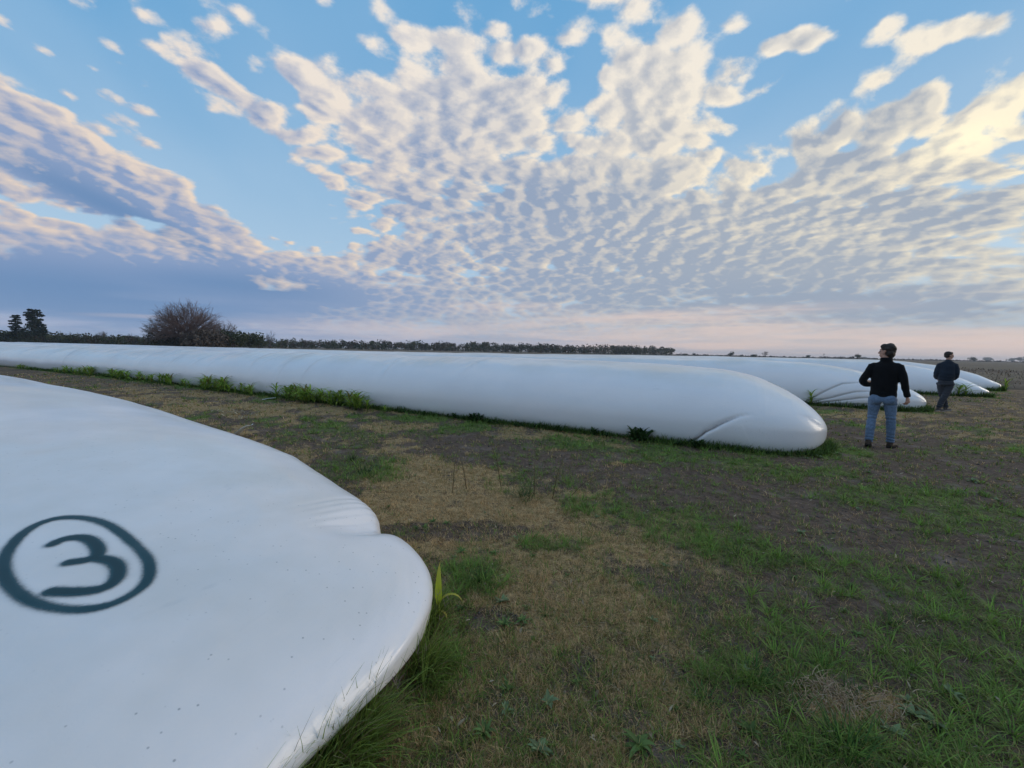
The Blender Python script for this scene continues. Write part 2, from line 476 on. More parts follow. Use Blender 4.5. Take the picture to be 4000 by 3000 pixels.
def mat_film():
    m, b = material('white_film', 0.36, 0.5)
    o = objco()
    geo = N('ShaderNodeNewGeometry'); sp = N('ShaderNodeSeparateXYZ'); link(geo.outputs['Position'], sp.inputs[0]); z = V(sp.outputs[2])
    n1 = noise(o, 0.8, 4, 0.6); n2 = noise(o, 6, 4, 0.6)
    base = mixc(n1.ss(.35, .7, 0, .6), (.82, .79, .81), (.76, .735, .76))
    # dust that settled on the back, algae and splashed soil low down
    nz = N('ShaderNodeSeparateXYZ'); link(geo.outputs['Normal'], nz.inputs[0])
    dust = V(nz.outputs[2]).ss(.80, 1.0) * n1.ss(.30, .70, .15, .75)
    base = mixc(dust, base, (.66, .61, .56))
    mud = (z + n2 * 0.10).ss(0.05, 0.30, 0.75, 0.0) * n2.ss(.25, .7, .3, 1.0)
    base = mixc(mud * 0.65, base, (.34, .37, .30))
    vo = N('ShaderNodeTexVoronoi', feature='F1'); link(o, vo.inputs['Vector']); vo.inputs['Scale'].default_value = 30
    ds = V(vo.outputs['Distance']); pick = N('ShaderNodeSeparateXYZ'); link(vo.outputs['Color'], pick.inputs[0])
    spk = ds.ss(.05, .16, 1, 0) * V(pick.outputs[0]).ss(.55, .65) * noise(o, 1.3, 2).ss(.35, .55)
    base = mixc(spk * 0.65, base, (.20, .20, .22))
    scr = noise(vec_scale(o, (3, 3, 60)), 1.0, 3).ss(.66, .74) * noise(o, 1.7, 2).ss(.55, .7)
    base = mixc(scr * 0.25, base, (.45, .45, .47))
    base = mixc(attr('crease') * 0.80, base, (.14, .12, .10))  # painted shade of folds and wrinkles darkens the film
    setc(b, base)
    setc(b, (n1 * 0.22 + n2 * 0.10 + mud * 0.25 + dust * 0.2 + 0.20), 'Roughness')
    weave = N('ShaderNodeTexWave', wave_type='BANDS', bands_direction='Z'); link(o, weave.inputs['Vector'])
    weave.inputs['Scale'].default_value = 32; weave.inputs['Distortion'].default_value = 0.6
    bump(b, V(weave.outputs['Fac']) * 0.08 + noise(o, 14, 4) * 1.0 + noise(o, 2.6, 3) * 2.4, 0.16, 0.012)
    # the film lets a little light into the pale grain side
    b.inputs['Coat Weight'].default_value = 0.45; b.inputs['Coat Roughness'].default_value = 0.12
    return m


def vec_scale(v, s):
    n = N('ShaderNodeMapping'); link(v, n.inputs[0]); n.inputs['Scale'].default_value = s
    return V(n.outputs[0])


def mat_paint(col):
    m, b = material('spray_paint', 0.5, 0.3)
    k = attr('paint'); o = objco()
    k2 = ((k + (noise(o, 90, 3, .7) - 0.5) * 0.45 * (k * (1.0 - k) * 4.0)).ss(0.04, .80))
    setc(b, mixc(k.ss(.5, 1.0), tuple(c * 1.7 for c in col), col))
    tr = N('ShaderNodeBsdfTransparent'); mx = N('ShaderNodeMixShader')
    link(k2 * .96, mx.inputs[0]); link(tr.outputs[0], mx.inputs[1]); link(b.outputs[0], mx.inputs[2])
    link(mx.outputs[0], m.node_tree.nodes['Material Output'].inputs[0])
    return m


def mat_ground():
    m, b = material('earth', 0.95, 0.12)
    geo = N('ShaderNodeNewGeometry'); p = V(geo.outputs['Position'])
    gr, dry, stub, wet = attr('green'), attr('dry'), attr('stubble'), attr('wet')
    n1 = noise(p, 2.2, 5, .6); n2 = noise(p, 14, 4, .65); n3 = noise(p, 70, 3, .6)
    soil = mixc((n2 * .6 + n3 * .5).ss(.35, .75), (.062, .041, .030), (.19, .132, .102))
    soil = mixc(n1.ss(.52, .72, 0, .6), soil, (.25, .195, .165))
    green = mixc((n2 * .5 + n3 * .5).ss(.35, .65), (.055, .085, .018), (.18, .24, .055))
    straw = mixc((n2 * .4 + n3 * .6).ss(.35, .65), (.17, .110, .050), (.50, .345, .175))
    c = mixc((dry * 1.15 + (n2 - .5) * .9).ss(.3, .75), soil, straw)
    c = mixc((gr * 1.15 + (n2 - .5) * .9).ss(.3, .75), c, green)
    st_n = noise(vec_scale(p, (.05, .25, 1)), 1.0, 5, .65); st_f = noise(p, 1.1, 4, .7)
    sc = mixc((st_n * .6 + st_f * .4).ss(.38, .62), (.10, .072, .058), (.25, .185, .135))
    sc = mixc(noise(p, .02, 3).ss(.4, .6, 0, .5), sc, (.20, .155, .10))
    c = mixc(stub, c, sc)
    c = mixc(wet, c, (.014, .012, .011))
    setc(b, c)
    bump(b, n1 * .6 + n2 * .5 + n3 * .3, 0.9, 0.05)
    return m


def mat_blade(name, rough=0.6, trans=0.25):
    m, b = material(name, rough, 0.25)
    n = N('ShaderNodeAttribute', attribute_name='tint')
    link(n.outputs['Color'], b.inputs['Base Color'])
    t = N('ShaderNodeBsdfTranslucent'); V.nt.links.new(n.outputs['Color'], t.inputs[0])
    mx = N('ShaderNodeMixShader'); mx.inputs[0].default_value = trans
    link(b.outputs[0], mx.inputs[1]); link(t.outputs[0], mx.inputs[2])
    link(mx.outputs[0], m.node_tree.nodes['Material Output'].inputs[0])
    return m


M_FILM = mat_film(); M_BLADE = mat_blade('grass_blade'); M_GROUND = mat_ground()
M_PAINT = mat_paint((.006, .042, .056)); M_PAINT2 = mat_paint((.10, .13, .09))


# ------------------------------------------------------------------ mesh helpers
def mesh_np(name, verts, faces, mat=None, smooth=True, tint=None, attrs=None, flat_sizes=None):
    """faces: (n, 3) or (n, 4) array, or a flat index array with flat_sizes"""
    me = bpy.data.meshes.new(name)
    verts = np.asarray(verts, np.float32)
    faces = np.asarray(faces, np.int32)
    if flat_sizes is None:
        sizes = np.full(len(faces), faces.shape[1], np.int32); idx = faces.ravel()
    else:
        sizes = np.asarray(flat_sizes, np.int32); idx = faces
    me.vertices.add(len(verts)); me.vertices.foreach_set('co', verts.ravel())
    me.loops.add(len(idx)); me.loops.foreach_set('vertex_index', idx)
    me.polygons.add(len(sizes))
    st = np.concatenate([[0], np.cumsum(sizes)[:-1]]).astype(np.int32)
    me.polygons.foreach_set('loop_start', st)
    try: me.polygons.foreach_set('loop_total', sizes)
    except Exception: pass
    me.polygons.foreach_set('use_smooth', np.full(len(sizes), smooth, bool))
    me.update(calc_edges=True)
    if tint is not None:
        a = me.color_attributes.new('tint', 'FLOAT_COLOR', 'POINT')
        a.data.foreach_set('color', np.concatenate([np.asarray(tint, np.float32), np.ones((len(verts), 1), np.float32)], 1).ravel())
    for k, v in (attrs or {}).items():
        a = me.attributes.new(k, 'FLOAT', 'POINT'); a.data.foreach_set('value', np.asarray(v, np.float32).ravel())
    if mat: me.materials.append(mat)
    return me


def obj(name, me, parent=None, loc=None, **props):
    o = bpy.data.objects.new(name, me); COL.objects.link(o)
    if parent is not None: o.parent = parent
    if loc is not None: o.location = loc
    for k, v in props.items(): o[k] = v
    return o


def grid_faces(nu, nv, wrap=False):
    i = np.arange(nu - 1)[:, None]; j = np.arange(nv if wrap else nv - 1)[None]
    a = i * nv + j; b = i * nv + (j + 1) % nv
    return np.stack([a, b, b + nv, a + nv], -1).reshape(-1, 4)

# ------------------------------------------------------------------ what grows where
PATCH = dict(
    dry=[(1720, 1910, 360, 120, 1.25), (2150, 2050, 260, 80, .8), (2050, 2280, 380, 110, .62), (2350, 2480, 330, 160, .45), (2100, 2800, 300, 160, .45), (2500, 2800, 200, 110, .5),
         (1400, 1720, 600, 60, .4), (800, 1560, 700, 45, .35), (3700, 1700, 500, 60, .42), (3850, 1620, 400, 45, .40), (3350, 1625, 260, 22, .6), (2500, 2700, 240, 160, .5), (3350, 2760, 220, 60, .9), (2600, 2200, 300, 60, .3)],
    green=[(2150, 1735, 260, 35, .9), (2500, 1785, 260, 30, .9), (2850, 1815, 230, 28, .8), (3150, 1850, 260, 30, .8), (3500, 1930, 340, 50, .95), (3850, 2020, 300, 60, .8), (2450, 1970, 200, 60, 1.0), (2700, 2060, 200, 60, .9), (2900, 2150, 180, 55, .95),
           (3150, 2200, 200, 40, .6), (3400, 2300, 260, 50, .7), (3700, 2380, 260, 50, .6), (1420, 1840, 180, 60, .8), (1500, 2060, 80, 60, .5), (1850, 2250, 160, 60, .9), (2150, 2130, 200, 30, .7), (1750, 2500, 120, 220, .45), (2950, 2620, 260, 80, .7), (3150, 2560, 200, 60, .6),
           (3250, 2930, 220, 80, .9), (3800, 2800, 350, 250, .6), (3700, 2550, 320, 90, .7), (3400, 2480, 200, 60, .5), (2050, 2060, 0.1, 0.1, 0), (1900, 1820, 200, 30, .4), (2000, 1880, 130, 45, .6)],
    soil=[(1900, 1735, 300, 28, 1.0), (2150, 1790, 320, 35, 1.1), (2500, 1850, 330, 45, 1.1), (2750, 1930, 340, 45, 1.2), (3100, 2000, 330, 60, 1.1), (3300, 2100, 260, 50, .9), (1820, 2068, 220, 28, 1.5), (1550, 2080, 110, 30, 1.1), (1900, 2410, 90, 30, 1.0),
          (2950, 2540, 210, 40, 1.2), (2900, 2730, 130, 60, 1.0), (2700, 2960, 260, 60, 1.1), (3750, 2620, 180, 60, .8), (3300, 1690, 140, 25, .9), (3500, 1740, 260, 35, .9), (3750, 1830, 330, 50, .9), (3850, 2150, 260, 60, .8), (2200, 2840, 200, 35, .8), (3300, 2380, 130, 40, .6),
          (3230, 1650, 150, 16, .9), (3050, 1930, 200, 40, .6), (3900, 2450, 200, 60, .5)],
)
_PW = {}
for _k, _l in PATCH.items():
    _PW[_k] = []
    for _px, _py, _rx, _ry, _a in _l:
        c = ground(_px, _py)[:2]; ex = ground(_px + _rx, _py)[:2] - c; ey = (ground(_px, _py - _ry)[:2] - ground(_px, _py + _ry)[:2]) / 2
        _PW[_k].append((c, np.linalg.inv(np.stack([ex, ey], 1)), _a))


def along_across(x, y):
    return -(x * AX[0] + y * AX[1]), x * NX[0] + y * NX[1]


def patch(k, x, y, wob):
    v = 0
    for c, Mi, a in _PW[k]:
        dx, dy = x - c[0], y - c[1]
        u = Mi[0, 0] * dx + Mi[0, 1] * dy; w = Mi[1, 0] * dx + Mi[1, 1] * dy
        v = np.maximum(v, a * sstep(1.45, 0.55, np.sqrt(u * u + w * w) + wob))
    return v


def cover(x, y):
    """green, dry and bare soil at a place on the ground"""
    x = np.asarray(x, float); y = np.asarray(y, float)
    w1 = (fbm(x * 1.3, y * 1.3, 4, 31) - .5) * 1.2
    f1 = fbm(x * .9, y * .9, 4, 3); f2 = fbm(x * 2.6 + 40, y * 2.6, 3, 12)
    far = sstep(9, 22, np.hypot(x, y))
    g = patch('green', x, y, w1); d = patch('dry', x, y, w1); s = patch('soil', x, y, w1)
    g0 = sstep(.50, .68, f1 * .6 + f2 * .4) * .7 + .12
    d0 = sstep(.40, .62, 1 - f1 * .5 - f2 * .5) * .75 + .1
    right = sstep(-.1, .45, x / np.maximum(y, .3) - .35)
    d0 = d0 * (1 - .6 * right * (1 - far)); g0 = g0 + (.10 + .16 * right) * (1 - far)
    g0 = g0 * (1 - .55 * far); d0 = np.maximum(d0 * (1 - .4 * far), .36 * far)
    hn = fbm(x * 5.5, y * 5.5, 4, 140, .6); hn2 = fbm(x * 3.1 + 9, y * 3.1, 4, 160, .6); hn3 = fbm(x * 8 + 3, y * 8, 3, 180, .6)
    s = sstep(.50, .82, .62 * s + .75 * (hn2 - .12))
    G_ = np.maximum(g0 * (1 - .8 * d), sstep(.40, .74, .58 * g + .85 * (hn - .15)) * sstep(.15, .5, g)) * (1 - .55 * s)
    D_ = np.clip(np.maximum(d0, sstep(.30, .75, d * .7 + (hn3 - .2) * .6)) * (1 - .75 * s), 0, 1) * (1 - .35 * sstep(.5, .7, hn))
    G_ = np.clip(G_, 0, 1)
    S_ = np.clip(s, 0, 1)
    for B in BAGS[1:]:                     # rank green along the foot of each bag
        b = B['b']; a, n = along_across(x, y)
        near = np.abs(np.abs(n - b.n) - b.W * .86)
        G_ = np.maximum(G_, sstep(.55, .1, near + .3 * w1) * (a < b.a))
    a, n = along_across(x, y)
    stub = sstep(33.0, 34.2, n + w1 * .8)
    return G_, D_, S_, stub


def height(x, y):
    r = np.hypot(x, y)
    h = (fbm(x * .8, y * .8, 3, 50) - .5) * .05 + (fbm(x * 4, y * 4, 3, 60) - .5) * .028 + (fbm(x * 15, y * 15, 2, 70) - .5) * .014
    return h * sstep(40, 12, r) + 0 * r


def build_ground():
    nr, na = 330, 900
    r = np.concatenate([[0.0], 0.5 * (3000 / 0.5) ** (np.linspace(0, 1, nr - 1))])
    # finer steps where the photograph looks
    t = np.linspace(0, 1, na, endpoint=False)
    th = 2 * math.pi * (t + 0.075 * np.sin(2 * math.pi * t) * -1 * -1)
    th = 2 * math.pi * t - 0.85 * np.sin(2 * math.pi * t) 
    Xg = r[:, None] * np.sin(th)[None]; Yg = r[:, None] * np.cos(th)[None]
    g, d, s, stub = cover(Xg, Yg)
    h = height(Xg, Yg)
    a, n = along_across(Xg, Yg)
    hole = np.zeros_like(h)
    for (px, py, rx, dep) in ((1930, 2075, .16, .05), (1760, 2070, .22, .03), (1540, 2090, .12, .03), (2950, 2540, .2, .02)):
        c = ground(px, py); hole -= dep * np.exp(-((Xg - c[0]) ** 2 + (Yg - c[1]) ** 2) / rx ** 2)
    ditch = np.exp(-((n - 33.2) / .8) ** 2) * sstep(13.0, 14.5, a)
    h = h + hole - ditch * .25
    f = grid_faces(nr, na, True)
    me = mesh_np('ground', np.stack([Xg, Yg, h], -1).reshape(-1, 3), f, M_GROUND, True,
                 attrs=dict(green=g * (.35 + .65 * sstep(4, 12, np.hypot(Xg, Yg))), dry=d * (1 - s * .6) * (.72 + .28 * sstep(4, 12, np.hypot(Xg, Yg))), stubble=stub, wet=np.clip(ditch * 1.2, 0, 1)))
    obj('ground', me, kind='structure')


build_ground()

# ------------------------------------------------------------------ the bags
def s_steps(b, L, fine, nf, coarse_n):
    return np.concatenate([np.linspace(0, 1, nf) ** 1.6 * fine, np.geomspace(fine, L, coarse_n)[1:]])


BAG_LABELS = [
    'near end of the white grain bag with the circled number, beside the camera',
    'longest white grain bag, with one dark crease and a faint painted ring near its end',
    'white grain bag right behind the man in jeans, with a fan of folds low down',
    'white plastic grain bag behind the man in the dark jacket, fourth from the camera',
    'farthest white plastic grain bag, its end showing just beyond the fourth bag at the right',
]
bag_objs = []
for i, B in enumerate(BAGS):
    b = B['b']
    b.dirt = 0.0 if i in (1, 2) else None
    if i == 0: ss = s_steps(b, 26, 3.0, 210, 170); nq = 230
    elif i == 1: ss = np.concatenate([s_steps(b, 7, 4.0, 300, 60), np.linspace(7, 46, 1150)[1:], np.linspace(46, 80, 60)[1:]]); nq = 170
    elif i == 2: ss = np.concatenate([s_steps(b, 7, 4.5, 240, 40), np.linspace(7, 90, 260)[1:]]); nq = 170
    else: ss = s_steps(b, 150, 6.0, 90, 150); nq = 70
    P = b.surf(ss[:, None], np.linspace(0, 1, nq)[None])
    # close the underside so that the bag is a body
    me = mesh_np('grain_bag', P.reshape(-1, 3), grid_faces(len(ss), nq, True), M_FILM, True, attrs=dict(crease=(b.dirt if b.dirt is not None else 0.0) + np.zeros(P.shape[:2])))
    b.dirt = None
    o = obj('grain_bag', me, label=BAG_LABELS[i], category='grain bag', group='white grain bags lying in rows')
    bag_objs.append(o)


# ------------------------------------------------------------------ sprayed marks, a film of paint on the bags
def spray(bag_i, s0, s1, q0, q1, ns, nq, fn, name, mat, lift=.0022):
    b = BAGS[bag_i]['b']
    s = np.linspace(s0, s1, ns)[:, None]; q = np.linspace(q0, q1, nq)[None]
    P = b.surf(s, q)
    n = np.cross(b.surf(s + .01, q) - b.surf(s - .01, q), b.surf(s, q + .003) - b.surf(s, q - .003))
    n /= np.linalg.norm(n, axis=-1, keepdims=True); n *= np.sign(n[..., 2:3])
    a = fn(P)
    f = grid_faces(ns, nq); k = a.ravel()[f].max(1) > .01
    f = f[k]; used = np.unique(f); mp = np.full(ns * nq, -1); mp[used] = np.arange(len(used))
    me = mesh_np(name, (P + n * lift).reshape(-1, 3)[used], mp[f], mat, True, attrs=dict(paint=a.ravel()[used]))
    obj(name, me, bag_objs[bag_i])


def stroke(P, pts, closed=False, wid=.03):
    L = np.array(pts, float)
    if closed: L = np.concatenate([L, L[:1]])
    # smooth the hand drawn line
    t = np.arange(len(L)); tt = np.linspace(0, len(L) - 1, len(L) * 6)
    L2 = np.stack([np.interp(tt, t, L[:, 0]), np.interp(tt, t, L[:, 1])], 1)
    k = 5; pad = np.concatenate([L2[-k - 1:-1], L2, L2[1:k + 1]]) if closed else np.concatenate([np.repeat(L2[:1], k, 0), L2, np.repeat(L2[-1:], k, 0)])
    L2 = np.stack([np.convolve(pad[:, i], np.ones(2 * k + 1) / (2 * k + 1), 'valid') for i in (0, 1)], 1)
    d = np.full(P.shape[:2], 1e9)
    for A, B in zip(L2[:-1], L2[1:]):
        AB = B - A; l2 = AB @ AB
        if l2 < 1e-12: continue
        X_ = P[..., :2] - A; u = np.clip((X_ @ AB) / l2, 0, 1)
        d = np.minimum(d, np.sqrt(((X_ - u[..., None] * AB) ** 2).sum(-1)))
    return np.clip(np.exp(-(d / wid) ** 2.0) + .16 * np.exp(-(d / (wid * 2.1)) ** 2), 0, 1)


RING = [(-1.986, 1.546), (-2.113, 1.636), (-2.212, 1.757), (-2.282, 1.871), (-2.284, 1.964), (-2.216, 2.008), (-2.08, 2.002), (-1.927, 1.941), (-1.768, 1.848), (-1.618, 1.761), (-1.526, 1.68), (-1.467, 1.599), (-1.449, 1.548), (-1.456, 1.48), (-1.491, 1.434), (-1.55, 1.416), (-1.631, 1.411), (-1.724, 1.426), (-1.838, 1.464)]
DIGIT = [(-2.046, 1.764), (-2.052, 1.807), (-2.02, 1.836), (-1.952, 1.839), (-1.874, 1.794), (-1.806, 1.743), (-1.787, 1.703), (-1.819, 1.675), (-1.866, 1.659)]
DIGIT2 = [(-1.787, 1.703), (-1.736, 1.705), (-1.67, 1.682), (-1.617, 1.632), (-1.574, 1.576), (-1.58, 1.531), (-1.606, 1.513), (-1.671, 1.497), (-1.735, 1.492), (-1.745, 1.492)]


def ring_paint(P):
    ang = np.arctan2(P[..., 0] + 1.87, P[..., 1] - 1.7)
    w = .030 + .008 * (fbm(ang * 2, ang * 0, 2, 3) - .5)
    return np.clip(stroke(P, RING, True, .0215) * .78 * (.75 + .5 * fbm(P[..., 0] * 6, P[..., 1] * 6, 2, 8)), 0, 1)


def digit_paint(P):
    return np.clip(np.maximum(stroke(P, DIGIT, False, .0225), stroke(P, DIGIT2, False, .0235)) * 1.0, 0, 1)


spray(0, .55, 2.4, .34, .60, 340, 300, ring_paint, 'painted_ring', M_PAINT)
spray(0, .75, 2.0, .36, .58, 300, 260, digit_paint, 'painted_number_three', M_PAINT, .0032)


def faint_ring(P):
    c = BAGS[1]['b'].surf(np.array(.60), np.array(.50)); d = np.linalg.norm(P - c, axis=-1)
    a = np.exp(-((d - .27) / .028) ** 2) * .75
    x = (P - c) @ np.array([NX[0], NX[1], 0]); y = (P - c) @ np.array([AX[0], AX[1], .8])
    b = np.exp(-((np.abs(x) - .02) / .03) ** 2) * (np.abs(y) < .14) * .7
    return np.maximum(a, b)


spray(1, .12, 1.15, .38, .62, 160, 160, faint_ring, 'painted_ring', M_PAINT2)

S.cycles.max_bounces = 5
S.cycles.diffuse_bounces = 2
S.cycles.glossy_bounces = 2
S.cycles.transparent_max_bounces = 8

RNG = np.random.RandomState(20)


def on_bag(x, y, grow=0.0):
    a, n = along_across(x, y)
    hit = np.zeros(np.shape(x), bool)
    for B in BAGS:
        b = B['b']; s = b.a - a
        t = np.clip(s / b.Ls, 0, 1)
        W = b.W * np.interp(s, b.sW, b.vW) * np.maximum(1 - (1 - t) ** b.p, 0) ** (1 / b.p)
        C = np.interp(s, b.sC, b.vC)
        hit |= (s > 0.03 - grow) & (np.abs(n - b.n - C) < W * 0.84 + grow)
    return hit


def ribbons(base, az, length, width, rise, droop, k=3, prof='blade', twist=None, fold=0.0):
    """n curved leaves as strips; angles in radians; rise is the starting pitch, droop what it loses by the tip"""
    base = np.asarray(base, float); n = len(base)
    f = lambda v: np.broadcast_to(np.asarray(v, float), (n,)).copy()
    az, length, width, rise, droop = map(f, (az, length, width, rise, droop))
    t = np.linspace(0, 1, k + 1)
    pit = rise[:, None] - droop[:, None] * t[None] ** 1.3
    seg = length[:, None] / k
    dx = np.cos(pit) * seg; dz = np.sin(pit) * seg
    rr = np.concatenate([np.zeros((n, 1)), np.cumsum(dx[:, :-1], 1)], 1)
    zz_ = np.concatenate([np.zeros((n, 1)), np.cumsum(dz[:, :-1], 1)], 1)
    tw = f(0 if twist is None else twist)
    azk = az[:, None] + tw[:, None] * t[None]
    c = np.stack([base[:, 0:1] + rr * np.sin(azk), base[:, 1:2] + rr * np.cos(azk), base[:, 2:3] + zz_], -1)
    if prof == 'blade': w = (1 - t ** 2.2) * 0.92 + 0.08
    elif prof == 'maize': w = np.clip(np.minimum(t * 3.5 + .35, 1.0) * (1 - t ** 2.6) + .02, .02, 1)
    elif prof == 'ovate': w = np.sin(np.clip(t, .0, 1) ** .75 * math.pi) * .95 + .10 * (1 - t)
    else: w = np.ones_like(t)
    side = np.stack([np.cos(azk), -np.sin(azk), 0 * azk], -1)
    hw = (width[:, None] * w[None] * .5)[..., None]
    if fold:
        up = np.stack([-np.sin(azk) * np.sin(pit), -np.cos(azk) * np.sin(pit), np.cos(pit)], -1)
        L = c - side * hw + up * hw * fold; R = c + side * hw + up * hw * fold
        verts = np.stack([L, c, R], 2).reshape(-1, 3); m = 3
    else:
        verts = np.stack([c - side * hw, c + side * hw], 2).reshape(-1, 3); m = 2
    o = (np.arange(n) * (k + 1) * m)[:, None, None]
    i = (np.arange(k) * m)[None, :, None]
    j = np.arange(m - 1)[None, None]
    a0 = o + i + j
    faces = np.stack([a0, a0 + 1, a0 + m + 1, a0 + m], -1).reshape(-1, 4)
    return verts, faces, np.tile(t, n).repeat(m), (k + 1) * m


class Heap:
    def __init__(self): self.v, self.f, self.c, self.n = [], [], [], 0
    def add(self, v, f, tint):
        self.v.append(v); self.f.append(f + self.n); self.n += len(v)
        self.c.append(np.broadcast_to(np.asarray(tint, float), (len(v), 3)))
    def ribbons(self, *a, tint=(.1, .1, .1), tip=None, **k):
        v, f, t, per = ribbons(*a, **k)
        tint = np.asarray(tint, float)
        if tint.ndim == 2: tint = np.repeat(tint, per, 0)
        else: tint = np.broadcast_to(tint, (len(v), 3))
        if tip is not None:
            w = (t ** 3)[:, None]; tint = tint * (1 - w) + np.asarray(tip) * w
        self.add(v, f, tint)
    def mesh(self, name, mat=None, smooth=True):
        return mesh_np(name, np.concatenate(self.v), np.concatenate(self.f), mat or M_BLADE, smooth, np.concatenate(self.c))


def lerp(a, b, t):
    return np.asarray(a)[None] * (1 - t[:, None]) + np.asarray(b)[None] * t[:, None]


def view_points(n, r0, r1, p, a0=-58, a1=58):
    u = RNG.rand(n)
    e = 1 - p
    r = (r0 ** e + u * (r1 ** e - r0 ** e)) ** (1 / e)
    th = np.radians(RNG.uniform(a0, a1, n))
    x, y = r * np.sin(th), r * np.cos(th)
    ok = ~on_bag(x, y)
    return x[ok], y[ok], r[ok]


# short grass, growing in small tufts
dry_h, green_h = Heap(), Heap()
x, y, r = view_points(80000, 1.0, 30, 1.05)
g, d, s, stub = cover(x, y)
u = RNG.rand(len(x))
isg = u < g * .80
isd = (~isg) & (RNG.rand(len(x)) < d * .95 + .16) & (stub < .5)
isg &= stub < .5


def tufts(heap, x, y, r, per, kind):
    n = len(x)
    size = RNG.uniform(.6, 1.35, n)
    idx = np.repeat(np.arange(n), per)
    m = len(idx)
    sc = size[idx]; rr = r[idx]
    az = RNG.uniform(0, 2 * math.pi, m)
    off = RNG.uniform(0, .03, m) * (1 + rr * .08) * sc
    bx = x[idx] + np.sin(az) * off; by = y[idx] + np.cos(az) * off
    bz = height(bx, by) - .004
    far = 1 + np.clip(rr - 4, 0, 30) * .035
    if kind == 'dry':
        L = RNG.uniform(.018, .052, m) * sc * far ** .6
        w = np.maximum(.0024, .00085 * rr) * RNG.uniform(.7, 1.3, m)
        rise = RNG.uniform(.15, 1.35, m); droop = RNG.uniform(-.6, 1.8, m)
        mixv = np.clip(RNG.rand(m) * .6 + RNG.rand(n)[idx] * .6 - .1, 0, 1)
        tan = lerp((.28, .175, .075), (.82, .56, .29), mixv)
        ol = lerp((.11, .105, .025), (.29, .25, .07), RNG.rand(m))
        dp = cover(bx, by)[1]
        pk = (RNG.rand(m) < np.clip(.55 - .5 * dp + .6 * (fbm(bx * 1.1, by * 1.1, 3, 77) - .4), .05, .8))
        tint = np.where(pk[:, None], ol, tan)
    else:
        L = RNG.uniform(.03, .085, m) * sc * far ** .5
        w = np.maximum(.0032, .00095 * rr) * RNG.uniform(.7, 1.3, m)
        rise = RNG.uniform(.2, 1.3, m); droop = RNG.uniform(.2, 1.7, m)
        b = np.clip(RNG.rand(m) * .5 + RNG.rand(n)[idx] * .6 - .05, 0, 1)
        tint = lerp((.055, .10, .020), (.25, .36, .065), b)
        yl = RNG.rand(m) < .16
        tint[yl] = lerp((.16, .14, .05), (.34, .28, .12), RNG.rand(yl.sum()))
    heap.ribbons(np.stack([bx, by, bz], -1), az + RNG.uniform(-.6, .6, m), L, w, rise, droop, k=2, twist=RNG.uniform(-1.3, 1.3, m), tint=tint)


tufts(dry_h, x[isd], y[isd], r[isd], 9, 'dry')
tufts(green_h, x[isg], y[isg], r[isg], 8, 'green')
# the thin low growth over the trodden ground, all lying flat
x, y, r = view_points(26000, 1.0, 20, 1.2)
g, d, s, stub = cover(x, y)
ok = (stub < .5) & (RNG.rand(len(x)) < .8 - s * .55)
x, y, r = x[ok], y[ok], r[ok]
m = len(x); t = RNG.rand(m)
tint = np.where((RNG.rand(m) < .5)[:, None], lerp((.05, .06, .018), (.10, .12, .05), t), lerp((.18, .14, .09), (.46, .37, .25), t))
dry_h.ribbons(np.stack([x, y, height(x, y) + .003], -1), RNG.uniform(0, 6.28, m), RNG.uniform(.02, .07, m) * (1 + r * .04), np.maximum(.003, .0010 * r), RNG.uniform(-.05, .4, m), RNG.uniform(-.1, .6, m), k=2, twist=RNG.uniform(-1.5, 1.5, m), tint=tint)
obj('dry_grass', dry_h.mesh('dry_grass'), label='short dry tan and olive grass over the trodden ground between the bags', category='dry grass', kind='stuff')

# bigger spreading tufts where the green is strong
x, y, r = view_points(5200, 1.3, 16, 1.01)
g, d, s, stub = cover(x, y)
ok = (RNG.rand(len(x)) < np.clip(g - .25, 0, 1) * 1.3) & (stub < .5)
x, y, r = x[ok], y[ok], r[ok]
n = len(x); per = 16
idx = np.repeat(np.arange(n), per); m = len(idx)
size = RNG.uniform(.6, 1.3, n)[idx]; az = RNG.uniform(0, 6.28, m)
b = np.clip(RNG.rand(m) * .6 + RNG.rand(n)[idx] * .5, 0, 1)
tint = lerp((.060, .125, .022), (.26, .43, .07), b)
bx, by = x[idx] + np.sin(az) * .012, y[idx] + np.cos(az) * .012
green_h.ribbons(np.stack([bx, by, height(bx, by) - .004], -1), az, RNG.uniform(.06, .135, m) * size, np.maximum(.0048, .00105 * r[idx]), RNG.uniform(.25, 1.2, m), RNG.uniform(.4, 1.5, m), k=3, twist=RNG.uniform(-.5, .5, m), tint=tint, tip=(.14, .16, .05))
obj('green_grass', green_h.mesh('green_grass'), label='fresh green grass growing in patches and strips on the bare ground', category='green grass', kind='stuff')

# far stubble of the harvested field
st_h = Heap()
n = 15000
a_ = RNG.uniform(-75, 42, n); n_ = 33.2 + 75 * RNG.rand(n) ** 1.8
x = -a_ * AX[0] + n_ * NX[0]; y = -a_ * AX[1] + n_ * NX[1]
rows = np.round(n_ / .52) * .52
x += (rows - n_) * NX[0]; y += (rows - n_) * NX[1]
rr = np.hypot(x, y)
t = RNG.rand(n)
st_h.ribbons(np.stack([x, y, np.zeros(n)], -1), RNG.uniform(0, 6.28, n), RNG.uniform(.10, .32, n), .0012 * rr, RNG.uniform(.3, 1.5, n), RNG.uniform(-.4, 1, n), k=2,
             tint=lerp((.07, .05, .042), (.27, .21, .15), t))
obj('crop_stubble', st_h.mesh('crop_stubble'), label='brown crop stubble standing in the harvested field beyond the bags', category='stubble', kind='stuff')

# ------------------------------------------------------------------ rank grass at the foot of the bags
fr = Heap()


